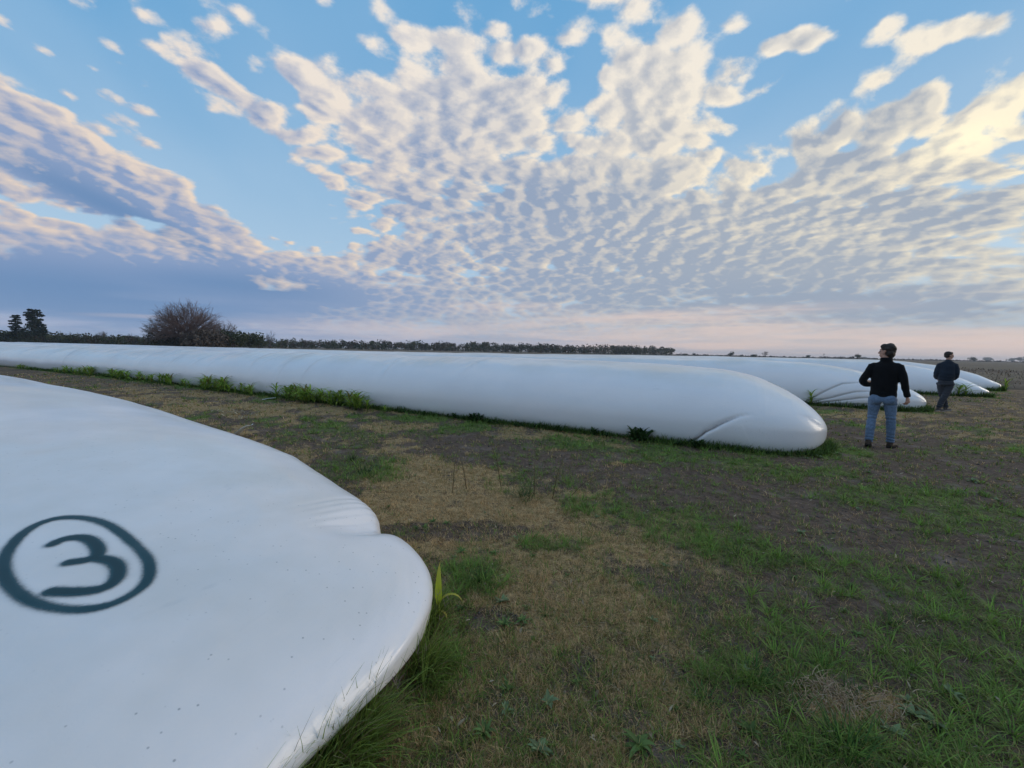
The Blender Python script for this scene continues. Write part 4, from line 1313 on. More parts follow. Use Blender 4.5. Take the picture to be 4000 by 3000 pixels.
# bare tree group by the wood
def bare_tree(px, dist, h, spread, lab, seed, levels=5, n0=7, width=1.0, tint=(.15, .125, .115)):
    P = at(px, hz_y(px), dist); r_ = np.random.RandomState(seed)
    o = plant('bare_tree', lab, 'tree', tuple(P))
    hb = Heap(); branches(r_, (0, 0, 0), h, spread, levels, .3, h * .03, n0, heap=hb, tint=tint, kids=3)
    v = np.concatenate(hb.v); top = v[:, 2].max(); v[:, 2] *= h / top
    wv = np.abs(v[:, :2]).max(); v[:, :2] *= width / wv
    hb.v = [v]; hb.f = [np.concatenate(hb.f)]; hb.c = [np.concatenate(hb.c)]
    obj('crown', hb.mesh('crown', M_LEAF), o)
    tv, tf = tube([(0, 0, -.2), (.1, 0, h * .16), (0, .1, h * .36)], [h * .045, h * .033, h * .022], 8)
    obj('trunk', mesh_any('trunk', tv, tf, M_BARK), o)
    return o


def dome_tree(px, dist, h, w, lab, seed, n=130, tint=(.17, .14, .125), zc=.26):
    """a wide rounded crown of fine bare twigs fanning out from a short trunk"""
    P = at(px, hz_y(px), dist); r_ = np.random.RandomState(seed); o = plant('bare_tree', lab, 'tree', tuple(P)); hb = Heap()
    c = np.array([0, 0, h * zc])
    def rot(d, sp):
        q = d + r_.normal(0, sp, 3); return q / np.linalg.norm(q)
    for i in range(n):
        d = r_.normal(0, 1, 3); d[2] = abs(d[2]) * .9 - .10; d /= np.linalg.norm(d)
        R_ = r_.uniform(.86, 1.0) * np.array([w * .5, w * .5, h * (1 - zc)])
        e = c + d * R_; L = np.linalg.norm(e - c)
        m1 = c * .9 + (e - c) * .30 + (0, 0, L * .10) + r_.normal(0, .03 * L, 3); m2 = c + (e - c) * .65 + (0, 0, L * .05) + r_.normal(0, .03 * L, 3)
        pts = np.array([(0, 0, h * .12), m1, m2, e]); tt_ = tint if r_.rand() < .6 else tuple(k * 1.5 for k in tint)
        tube(pts, [.11, .075, .05, .02], 4, hb, tint, cap=False)
        for k in range(9):
            t = r_.uniform(.45, 1.0); p = m1 + (m2 - m1) * (t - .3) / .35 if t < .65 else m2 + (e - m2) * (t - .65) / .35
            dd = rot((e - c) / L, .45); l2 = L * r_.uniform(.16, .32); p2 = p + dd * l2
            tube([p, p + dd * l2 * .5 + r_.normal(0, .03 * l2, 3), p2], [.035, .026, .014], 3, hb, tt_, cap=False)
            for k2 in range(3):
                p3 = p + (p2 - p) * r_.uniform(.3, 1); d3 = rot(dd, .55); tube([p3, p3 + d3 * l2 * r_.uniform(.3, .6)], [.018, .010], 3, hb, tt_, cap=False)
    obj('crown', hb.mesh('crown', M_LEAF), o)
    tv, tf = tube([(0, 0, -.2), (.1, 0, h * .1), (0, .1, h * .22)], [h * .05, h * .042, h * .03], 8)
    obj('trunk', mesh_any('trunk', tv, tf, M_BARK), o)


dome_tree(742, 120, 12.9, 17.5, 'biggest bare tree with a wide rounded crown of twigs behind the long bag', 3, 280, (.17, .115, .10))
dome_tree(628, 128, 9.8, 9.0, 'smaller bare grey tree joined to the left side of the biggest bare tree', 8, 60, (.17, .16, .16), .3)
dome_tree(880, 128, 8.6, 9.0, 'brownish bare tree low on the right side of the biggest bare tree', 12, 50, (.15, .11, .09), .3)
for px, dist, h, w, lab, sd in ((232, 190, 6.8, 3.0, 'small bare tree above the dark wood, right of the two conifers', 4), (292, 200, 6.6, 2.6, 'second small bare tree above the wood, midway from conifers to big tree', 6),
                              (404, 185, 6.8, 3.6, 'pale brown treetop above the wood, halfway between conifers and the big tree', 9), (520, 185, 6.0, 2.6, 'low bare treetop just left of the bare tree group', 10), (1055, 230, 10.2, 3.0, 'thin bare tree above the wood, right of the bare tree group', 11),
                              (2360, 470, 12.5, 5, 'flat topped bare tree above the wood, left of its right end', 13)):
    bare_tree(px, dist, h, .8, lab, sd, 4, 5, w, (.15, .13, .12) if 'pale' in lab else (.09, .075, .07))


def leafy(px, dist, h, w, lab, seed, c0=(.026, .036, .018), c1=(.075, .090, .042), n=900, lobes=9, name='leafy_tree', trunk=.3, size=.06, flat=.75, zlo=.35, kind='tree'):
    P = at(px, hz_y(px), dist); r_ = np.random.RandomState(seed)
    o = plant(name, lab, kind, tuple(P)); hp = Heap()
    C = np.stack([r_.uniform(-.6, .6, lobes) * w * .5, r_.uniform(-.6, .6, lobes) * w * .5, h * r_.uniform(zlo, .85, lobes)], -1)
    leaf_cloud(r_, C, np.full((lobes, 1), w * .27) * r_.uniform(.6, 1.2, (lobes, 1)), n, size * w, c0, c1, hp, flat)
    obj('crown', hp.mesh('crown', M_LEAF, False), o)
    pts = [(0, 0, -.2), (w * .02, 0, h * .3), (0, 0, h * .62)]
    tv, tf = tube(pts, [h * .035, h * .025, h * .012], 7); obj('trunk', mesh_any('trunk', tv, tf, M_BARK), o)
    return o


# two dark conifers with level tufts of boughs
def conifer(px, dist, h, w, lab, seed):
    P = at(px, hz_y(px), dist); r_ = np.random.RandomState(seed); o = plant('conifer', lab, 'conifer', tuple(P)); hp = Heap()
    tiers = 11; C, Rr = [], []
    for i in range(tiers):
        t = i / (tiers - 1); z = h * (.30 + .68 * t); rad_ = w * .5 * (.95 - .45 * t) * r_.uniform(.75, 1.15)
        for k in range(5):
            a = r_.uniform(0, 6.28); C.append((math.sin(a) * rad_ * .62, math.cos(a) * rad_ * .62, z + r_.uniform(-.2, .2))); Rr.append((rad_ * .50,))
            tv, tf = tube([(0, 0, z - .4), (math.sin(a) * rad_ * .9, math.cos(a) * rad_ * .9, z + .1)], [.12, .04], 4); hp.add(tv, tf[tf[:, 0] != tf[:, 3]], (.03, .03, .02))
    leaf_cloud(r_, C, Rr, 3400, w * .045, (.010, .018, .012), (.030, .045, .026), hp, .38)
    obj('crown', hp.mesh('crown', M_LEAF, False), o)
    tv, tf = tube([(0, 0, -.2), (.05, 0, h * .5), (0, 0, h * .97)], [h * .03, h * .02, h * .006], 8); obj('trunk', mesh_any('trunk', tv, tf, M_BARK), o)


conifer(140, 170, 14.2, 8.2, 'taller right hand one of two dark conifers above the wood at far left', 2)
conifer(66, 172, 12.0, 5.6, 'shorter left hand one of two dark conifers above the wood at far left', 4)
leafy(915, 122, 5.4, 9, 'dark green bushy tree against the right foot of the bare tree group', 21, n=2600, lobes=16, zlo=.25, size=.03, c0=(.028, .038, .018), c1=(.08, .095, .045))
leafy(800, 115, 5.0, 13, 'brown thicket under the biggest bare tree', 22, (.07, .052, .042), (.15, .115, .09), 2600, 16, 'thicket', size=.03, zlo=.2, kind='thicket')
leafy(660, 118, 4.4, 10, 'dark thicket left of the trunk of the biggest bare tree', 23, (.03, .028, .018), (.07, .058, .036), 1800, 12, 'thicket', size=.03, zlo=.2, kind='thicket')
leafy(975, 135, 5.0, 8, 'round dark tree sloping down right of the bare tree group', 24, n=1600, lobes=10, zlo=.3, size=.035)
leafy(1010, 150, 4.6, 6, 'last small dark tree of the group by the bare trees', 25, n=1000, lobes=8, zlo=.3, size=.04)

HZT = [  # lone trees on the horizon to the right: column, height in px, width in px, kind, label
    (2603, 30, 36, 'umbrella', 'umbrella crowned tree closing the right end of the wood'), (2660, 14, 6, 'leafy', 'tiny upright tree just right of the end of the wood'), (2710, 13, 14, 'leafy', 'small pointed dark tree on the horizon, right of the wood'),
    (2676, 6, 22, 'leafy', 'low dark bush on the horizon between the wood and the pointed tree'), (2773, 5, 12, 'bare', 'tiny bare shrub on the horizon left of the low mound bushes'), (2818, 5, 14, 'leafy', 'low flat bush left of the dense dark round tree'),
    (2856, 21, 27, 'leafy', 'dense dark round tree on the horizon, first big one right of the wood'), (2893, 7, 18, 'leafy', 'low brown bush between the dark round tree and the domed tree'), (2945, 11, 28, 'leafy', 'wide domed dark tree low on the horizon'),
    (2989, 26, 33, 'bare', 'round open crowned tree on a thin trunk, tallest of the horizon trees'), (3011, 6, 11, 'leafy', 'tiny dark bush at the foot of the tallest horizon tree'), (3156, 13, 19, 'leafy', 'dark slanted tree standing alone on the horizon'),
    (3205, 11, 22, 'bare', 'pale shrubby tree under the little wind pump'), (3349, 26, 27, 'both', 'bare tree rising from a dark bush left of the man in jeans'), (3507, 7, 9, 'bare', 'tiny forked shrub between the two men'), (3800, 22, 27, 'both', 'ragged dark tree right of the man in the dark jacket'),
    (3855, 14, 30, 'far', 'blue grey far grove right of the ragged tree'), (3878, 10, 11, 'far', 'small bluish tree joined to the far grove'), (3932, 10, 9, 'far', 'small bluish far tree, leftmost of the right edge grove'), (3952, 12, 26, 'far', 'reddish blue middle clump of the right edge grove'), (3985, 17, 34, 'far', 'tallest bluish clump at the right edge of the horizon'),
    (3375, 4, 24, 'far', 'long low bluish clump beside the bare tree with the dark bush')]
for i, (px, hp_, wp, kd, lab) in enumerate(HZT):
    dist = 1300 if kd == 'far' else 480
    h = hp_ * dist / FPX + 1.5 * 0 + (0.0); w = wp * dist / FPX / 1.12
    if kd == 'bare': bare_tree(px, dist, h, .9, lab, 40 + i, 4 if hp_ > 15 else 3, 6, w * .5, (.085, .07, .06)); 
    elif kd == 'umbrella': leafy(px, dist, h, w, lab, 40 + i, n=700, lobes=10, zlo=.6, size=.05, flat=.35)
    elif kd == 'far': leafy(px, dist, h, w, lab, 40 + i, (.03, .042, .03), (.07, .085, .06), 500, 9, name='far_tree', size=.06, zlo=.35)
    else:
        o = leafy(px, dist, h if kd == 'leafy' else h * .7, w, lab, 40 + i, n=600, lobes=8, zlo=.35, size=.055)
        if kd == 'both':
            hb = Heap(); branches(np.random.RandomState(60 + i), (0, 0, 0), h, .8, 4, .3, h * .03, 6, heap=hb, kids=3)
            v = np.concatenate(hb.v); v[:, 2] *= h / v[:, 2].max(); v[:, :2] *= w * .5 / np.abs(v[:, :2]).max(); hb.v = [v]; hb.f = [np.concatenate(hb.f)]; hb.c = [np.concatenate(hb.c)]
            obj('twigs', hb.mesh('twigs', M_LEAF), o)

# the wood: one long mass of crowns
wd = Heap(); rs = np.random.RandomState(77)
for i in range(1150):
    px = -900 + 3520 * rs.rand()
    dist = float(np.interp(px, [-900, 0, 700, 1300, 2600], [150, 170, 190, 300, 460])) * rs.uniform(.97, 1.25)
    toppx = float(np.interp(px, [-900, 0, 480, 620, 1000, 1500, 2000, 2500, 2620], [46, 44, 33, 28, 31, 34, 36, 36, 30])) * rs.uniform(.62, 1.08)
    h = 1.5 + (toppx - 2) * dist / FPX
    c = at(px, hz_y(px), dist); L = rs.randint(3, 6); w = h * rs.uniform(.8, 1.5)
    C = np.stack([c[0] + rs.uniform(-.5, .5, L) * w, c[1] + rs.uniform(-.5, .5, L) * w, h * rs.uniform(.12, .78, L)], -1)
    br = rs.rand(); c0, c1 = ((.024, .032, .014), (.075, .085, .035)) if br < .62 else ((.035, .028, .020), (.085, .064, .044)) if br < .88 else ((.06, .045, .035), (.13, .10, .075))
    leaf_cloud(rs, C, np.full((L, 1), h * .30) * rs.uniform(.6, 1.1, (L, 1)), 110, h * .07, c0, c1, wd, .85)
obj('woodland', wd.mesh('woodland', M_LEAF, False), label='dark low wood of mixed bare and evergreen trees along the left horizon', category='wood', kind='stuff')
# dark hedge line and low banks on the right horizon
hd = Heap()
for i in range(420):
    px = 2600 + 2300 * rs.rand(); dist = 600 * rs.uniform(.95, 1.2); c = at(px, hz_y(px), dist)
    h = rs.uniform(.7, 1.7) * (1.5 if 3220 < px < 3330 else 1)
    leaf_cloud(rs, [(c[0], c[1], h * .4)], [(h * 1.8,)], 14, h * .9, (.03, .022, .018), (.07, .05, .04), hd, .35)
obj('hedge', hd.mesh('hedge', M_LEAF, False), label='thin dark line of hedge along the horizon right of the wood', category='hedge', kind='stuff')

# wind pumps
M_STEEL = plain('grey_steel', (.22, .22, .23), .5, .5, .1)
def wind_pump(px, hpx, dist, lab):
    P = at(px, hz_y(px), dist); h = hpx * dist / FPX; o = plant('wind_pump', lab, 'wind pump', tuple(P))
    hp = Heap()
    for sx in (-1, 1):
        for sy in (-1, 1): tube([(sx * h * .10, sy * h * .10, 0), (0.0 + sx * .05, sy * .05, h * .9)], [.06, .06], 4, hp, (.1, .1, .1), cap=False)
    for z in (.25, .5, .72):
        k = h * .10 * (1 - z); tube([(-k, -k, z * h * .9), (k, k, z * h * .9)], [.04, .04], 4, hp, (.1,) * 3, cap=False); tube([(-k, k, z * h * .9), (k, -k, z * h * .9)], [.04, .04], 4, hp, (.1,) * 3, cap=False)
    obj('tower', hp.mesh('tower', M_STEEL), o)
    a = np.linspace(0, 2 * math.pi, 19); R = h * .16; wv = []; wf = []
    for k in range(16):
        a0 = 2 * math.pi * k / 16; a1 = a0 + .25
        i0 = len(wv); wv += [(math.sin(a0) * R * .3, -.3, h * .92 + math.cos(a0) * R * .3), (math.sin(a0) * R, -.35, h * .92 + math.cos(a0) * R), (math.sin(a1) * R, -.20, h * .92 + math.cos(a1) * R), (math.sin(a1) * R * .3, -.2, h * .92 + math.cos(a1) * R * .3)]
        wf.append((i0, i0 + 1, i0 + 2, i0 + 3))
    obj('wheel', mesh_np('wheel', wv, np.array(wf), M_STEEL, False), o)
    obj('tail', mesh_np('tail', [(0, 0, h * .9), (h * .2, .6, h * .86), (h * .2, .6, h * .98), (0, .05, h * .93)], np.array([(0, 1, 2, 3)]), M_STEEL, False), o)
wind_pump(3217, 19, 480, 'little wind pump with a round wheel above the pale shrubby tree on the horizon')
wind_pump(3549, 10, 520, 'tiny wind pump on the horizon between the two men')

# ------------------------------------------------------------------ people
DG = None


def remesh(name, parts, voxel, mat, smooth_it=6, disp=None):
    """fuse closed shapes into one continuous skin"""
    vs, fs, n = [], [], 0
    for v, f in parts: vs.append(v); fs.append(f + n); n += len(v)
    me = mesh_any(name + '_src', np.concatenate(vs), np.concatenate(fs), None)
    o = bpy.data.objects.new(name + '_src', me); COL.objects.link(o)
    m = o.modifiers.new('r', 'REMESH'); m.mode = 'VOXEL'; m.voxel_size = voxel; m.use_smooth_shade = True
    if smooth_it:
        s = o.modifiers.new('s', 'SMOOTH'); s.iterations = smooth_it; s.factor = .5
    dg = bpy.context.evaluated_depsgraph_get()
    out = bpy.data.meshes.new_from_object(o.evaluated_get(dg)); out.name = name
    bpy.data.objects.remove(o); bpy.data.meshes.remove(me)
    nv = len(out.vertices); co = np.empty(nv * 3, np.float32); out.vertices.foreach_get('co', co); co = co.reshape(-1, 3)
    if disp:
        no = np.empty(nv * 3, np.float32); out.vertex_normals.foreach_get('vector', no); no = no.reshape(-1, 3)
        co = co + no * disp(co)[:, None].astype(np.float32); out.vertices.foreach_set('co', co.ravel().astype(np.float32)); out.update()
    out.materials.clear(); out.materials.append(mat)
    out.polygons.foreach_set('use_smooth', np.ones(len(out.polygons), bool))
    return out


def ell(c, r, n=14, rot=0.0, tilt=0.0):
    t = np.linspace(0.001, math.pi - .001, n); p = np.linspace(0, 2 * math.pi, n * 2, endpoint=False)
    v = np.stack([np.sin(t)[:, None] * np.cos(p), np.sin(t)[:, None] * np.sin(p), np.cos(t)[:, None] + 0 * p], -1) * np.array(r)
    f = grid_faces(n, 2 * n, True)[:, ::-1]
    v = v.reshape(-1, 3)
    k = len(v); v = np.concatenate([v, [v[:2 * n].mean(0), v[-2 * n:].mean(0)]])
    i = np.arange(2 * n); j = (i + 1) % (2 * n)
    f = np.concatenate([f, np.stack([i * 0 + k, i, j, i * 0 + k], -1), np.stack([i * 0 + k + 1, (n - 1) * 2 * n + j, (n - 1) * 2 * n + i, i * 0 + k + 1], -1)])
    ca, sa = math.cos(tilt), math.sin(tilt); v = v @ np.array([[1, 0, 0], [0, ca, sa], [0, -sa, ca]])
    ca, sa = math.cos(rot), math.sin(rot); v = v @ np.array([[ca, sa, 0], [-sa, ca, 0], [0, 0, 1]])
    return v + np.array(c), f


def limb(pts, rad_, seg=16, sub=5):
    """a rounded limb through joints, radii (r) or (rx, ry)"""
    P = np.array(pts, float); R = np.array([r if np.ndim(r) else (r, r) for r in rad_], float)
    t = np.arange(len(P)); tt = np.linspace(0, len(P) - 1, (len(P) - 1) * sub + 1)
    # Catmull-Rom
    def cr(A):
        A2 = np.concatenate([A[:1] * 2 - A[1:2], A, A[-1:] * 2 - A[-2:-1]])
        i = np.minimum(tt.astype(int), len(A) - 2); u = (tt - i)[:, None]
        p0, p1, p2, p3 = A2[i], A2[i + 1], A2[i + 2], A2[i + 3]
        return .5 * (2 * p1 + (p2 - p0) * u + (2 * p0 - 5 * p1 + 4 * p2 - p3) * u ** 2 + (3 * p1 - p0 - 3 * p2 + p3) * u ** 3)
    v, f = tube(cr(P), np.maximum(cr(R), .002), seg)
    return v, f


def hand(wrist, d, palmn, side, curl=.6, s=1.0):
    """palm, four unequal bent fingers and a thumb; d points from wrist to fingers, palmn out of the palm, side towards the thumb"""
    d = np.array(d, float); d /= np.linalg.norm(d); pn = np.array(palmn, float); pn -= d * (pn @ d); pn /= np.linalg.norm(pn)
    sd = np.cross(d, pn) * side; w = np.array(wrist, float); out = []
    out.append(limb([w - d * .01, w + d * .03 * s, w + d * .075 * s, w + d * .088 * s], [(.022 * s, .022 * s), (.034 * s, .017 * s), (.040 * s, .015 * s), (.034 * s, .012 * s)], 12))
    # the palm is wide along sd: orient by scaling
    v = out[0][0]; q = v - w; q = q - np.outer(q @ pn, pn) * (1 - .55) ; q = q + np.outer(q @ sd, sd) * .25; out[0] = (w + q, out[0][1])
    for k, (off, L) in enumerate(((.030, .068), (.010, .078), (-.010, .072), (-.029, .056))):
        p0 = w + d * .080 * s + sd * off * s
        a = curl * (.8 + .15 * k); pts = [p0 - d * .02]; dd = d.copy()
        for j, fr_ in enumerate((.42, .32, .26)):
            ang = a * (j + 1) * .75; dj = d * math.cos(ang) + pn * math.sin(ang); pts.append(pts[-1] + dj * (L * fr_ * s + (.02 if j == 0 else 0)))
        out.append(limb(pts, [.0095 * s, .0095 * s, .0085 * s, .0070 * s], 8, 3))
    p0 = w + d * .022 * s + sd * .026 * s
    t1 = p0 + (d * .6 + sd * .62 + pn * .35) * .042 * s; t2 = t1 + (d * .85 + sd * .05 + pn * .6) * .032 * s
    out.append(limb([p0 - sd * .012, p0 + sd * .005, t1, t2], [.013 * s, .013 * s, .011 * s, .008 * s], 8, 3))
    return out


SKIN = plain('skin', (.46, .25, .18), .55, .4, .08)
HAIR = plain('hair', (.022, .014, .010), .6, .4, .4, 60, .5)
def mat_cloth(name, c, var, scale, rough=.9, fuzz=0.3):
    m, b = material(name, rough, .15); o = objco(); n = noise(o, scale, 4, .65); n2 = noise(o, 4, 3)
    setc(b, mixc((n * .6 + n2 * .5).ss(.35, .75), tuple(x * (1 - var) for x in c), tuple(x * (1 + var) for x in c)))
    bump(b, n, .5, .006); b.inputs['Sheen Weight'].default_value = fuzz; b.inputs['Sheen Roughness'].default_value = .5
    return m
BLACK = mat_cloth('black_fleece', (.006, .0065, .008), .3, 90, .95, .06)
NAVY = mat_cloth('navy_jacket', (.014, .021, .034), .3, 60, .7, .12)
DENIM = mat_cloth('blue_denim', (.125, .180, .27), .28, 40, .9, .1)
GREYP = mat_cloth('grey_trousers', (.042, .045, .055), .3, 50, .9, .1)
LEATHER = plain('brown_boot', (.055, .038, .028), .7, .3, .35, 20, .4)
SOLE = plain('dark_sole', (.018, .015, .014), .85, .2, .2)
SHOE = plain('grey_shoe', (.10, .085, .08), .7, .3, .4, 25, .3)
SOLE2 = plain('pale_sole', (.30, .27, .24), .8, .2, .2)


def folds(f1, amp, bands=(), seed=3):
    def f(co):
        x, y, z = co.T
        d = amp * (fbm(z * f1 + x * 3, x * f1 * .4 + y * f1 * .5 + z * 2, 3, seed) - .5) * 2
        for z0, wz, a, fr_ in bands:
            d = d + a * np.exp(-((z - z0) / wz) ** 2) * np.sin(z * fr_ + 6 * fbm(x * 9, y * 9 + z * 3, 2, seed + 4))
        return d
    return f


def shoe(ankle, heading, pitch=0.0, L=.29, boot=True, mats=(None, None), parent=None, scale=1.0):
    hx, hy = math.sin(heading), math.cos(heading)
    A = np.array(ankle, float)
    def P(f, u, s=0): # forward, up, side in the foot's frame, pitched about the ankle
        c, s_ = math.cos(pitch), math.sin(pitch); f2, u2 = f * c + u * s_, -f * s_ + u * c
        return A + np.array([hx, hy, 0]) * f2 + np.array([hy, -hx, 0]) * s + np.array([0, 0, 1]) * u2
    up = [limb([P(-.055, -.065), P(-.02, -.062), P(.06, -.060), P(.13, -.066), P(.185, -.072)], [(.036, .034), (.042, .040), (.046, .036), (.050, .030), (.032, .020)], 12),
          limb([P(0, .09 if boot else .02), P(0, .03), P(-.005, -.04), P(.02, -.06)], [(.053, .053), (.050, .052), (.046, .050), (.04, .045)], 12)]
    me = remesh('boot' if boot else 'shoe', up, .009, mats[0], 4, folds(30, .002))
    o = obj('boot' if boot else 'shoe', me, parent)
    n = 18; a = np.linspace(0, 2 * math.pi, n, endpoint=False); f = np.cos(a) * .142 + .062; w = np.sin(a) * .050 * (1 + .12 * np.cos(a - .4))
    f = np.sign(np.cos(a)) * np.abs(np.cos(a)) ** .7 * .142 + .062
    V_0 = np.array([P(fi, -.105, wi) for fi, wi in zip(f, w)]); V_1 = np.array([P(fi, -.078, wi * .97) for fi, wi in zip(f, w)])
    v = np.concatenate([V_0, V_1, [P(.06, -.105)], [P(.06, -.078)]]); i = np.arange(n); j = (i + 1) % n
    fs = np.concatenate([np.stack([i, j, j + n, i + n], -1), np.stack([i * 0 + 2 * n, j, i, i * 0 + 2 * n], -1), np.stack([i * 0 + 2 * n + 1, i + n, j + n, i * 0 + 2 * n + 1], -1)])
    obj('sole', mesh_any('sole', v, fs, mats[1], False), o)


def head_parts(c, yaw, pitch=0.0):
    """skull, jaw, nose, brow, ears in a frame where the face looks along yaw (0 = +y)"""
    def T(x, y, z):
        y2, z2 = y * math.cos(pitch) - z * math.sin(pitch), y * math.sin(pitch) + z * math.cos(pitch)
        return (c[0] + x * math.cos(yaw) + y2 * math.sin(yaw), c[1] - x * math.sin(yaw) + y2 * math.cos(yaw), c[2] + z2)
    R = -yaw
    p = [ell(T(0, -.012, .035), (.074, .092, .085), 14, R), ell(T(0, .028, -.035), (.058, .062, .078), 12, R), ell(T(0, .058, -.085), (.028, .026, .022), 10, R),
         limb([T(0, .082, .020), T(0, .104, -.012), T(0, .112, -.026), T(0, .092, -.034)], [.009, .011, .014, .010], 8, 3), ell(T(0, .078, .033), (.050, .018, .012), 8, R),
         ell(T(0, .088, -.060), (.022, .012, .006), 8, R), ell(T(0, .086, -.070), (.020, .012, .006), 8, R),
         ell(T(.034, .066, -.022), (.022, .022, .02), 8, R), ell(T(-.034, .066, -.022), (.022, .022, .02), 8, R)]
    for sx in (-1, 1): p.append(ell(T(sx * .077, -.002, -.008), (.010, .020, .033), 10, R)); p.append(ell(T(sx * .082, -.010, .006), (.010, .018, .018), 8, R))
    return p, T


def person(loc, yaw, label, spec):
    root = plant('person', label, 'person', loc); root.rotation_euler = (0, 0, -yaw); root.scale = (spec['scale'],) * 3
    g = spec
    body = []
    hips, chest = g['hips'], g['chest']
    nk = np.array(g['neck'], float)
    body += [limb([np.array(hips) + (0, 0, -.10), hips, (0, 0, 1.10), chest, nk + (0, 0, -.06)], [(.13, .09), (.15, .10), (.14, .09), (.16, .10), (.08, .07)], 16),
             limb([nk + (0, 0, -.10), nk, nk + (0, .01, .09)], [.075, .058, .055], 12)]
    hc = nk + np.array((0, .015, .155)); hp_, T = head_parts(hc, g['look'], g.get('nod', 0)); body += hp_
    for k in ('armL', 'armR'):
        a = g[k]; body.append(limb(a, [.045, .042, .034, .027][:len(a)], 12))
    for k in ('legL', 'legR'):
        body.append(limb(g['trouser' + k[-1]][0], [r * .72 for r in g['trouser' + k[-1]][1]], 12))
    for hnd in g['hands']: body += hand(*hnd)
    obj('body', remesh('body', body, .0065, SKIN, 3), root)
    # eyes
    for sx in (-1, 1):
        e = T(sx * .031, .080, .008); v, f = ell(e, (.011, .011, .008), 8); obj('eye', mesh_any('eye', v, f, SOLE), root)
    # hair
    hair = []
    for (x_, y_, z_, a_, b_, c_) in g['hair']: hair.append(ell(T(x_, y_, z_), (a_, b_, c_), 14, -g['look']))
    obj('hair', remesh('hair', hair, .007, HAIR, 2, folds(38, g.get('hair_rough', .006), seed=9)), root)
    # jacket
    j = [limb(*g['jacket'], 24)]
    for k in ('sleeveL', 'sleeveR'): j.append(limb(*g[k], 16))
    j.append(limb(*g['collar'], 18))
    for sx in (-1, 1): j.append(ell((sx * g['sh'][0], g['sh'][1], g['sh'][2]), (.058, .066, .048), 10))
    obj('jacket', remesh('jacket', j, .010, g['jmat'], 7, folds(9, g.get('jamp', .006), g.get('jbands', ()), 5)), root)
    for k in ('cuffL', 'cuffR', 'hem'):
        if k in g: obj('cuff' if 'cuff' in k else 'hem_band', remesh('cuff', [limb(*g[k], 20)], .008, g['jmat'], 2), root)
    # trousers
    t = [limb(*g['seat'], 22)] + [limb(*g[k], 18) for k in ('trouserL', 'trouserR')]
    for e in g.get('rear', ()): t.append(ell(*e))
    tm = remesh('jeans', t, .009, g['tmat'], 5, folds(14, .006, g['tbands'], 15))
    obj('jeans' if g['tmat'] is DENIM else 'trousers', tm, root)
    for a, h_, p_ in g['feet']: shoe(a, h_, p_, boot=g['boot'], mats=g['smats'], parent=root)
    return root


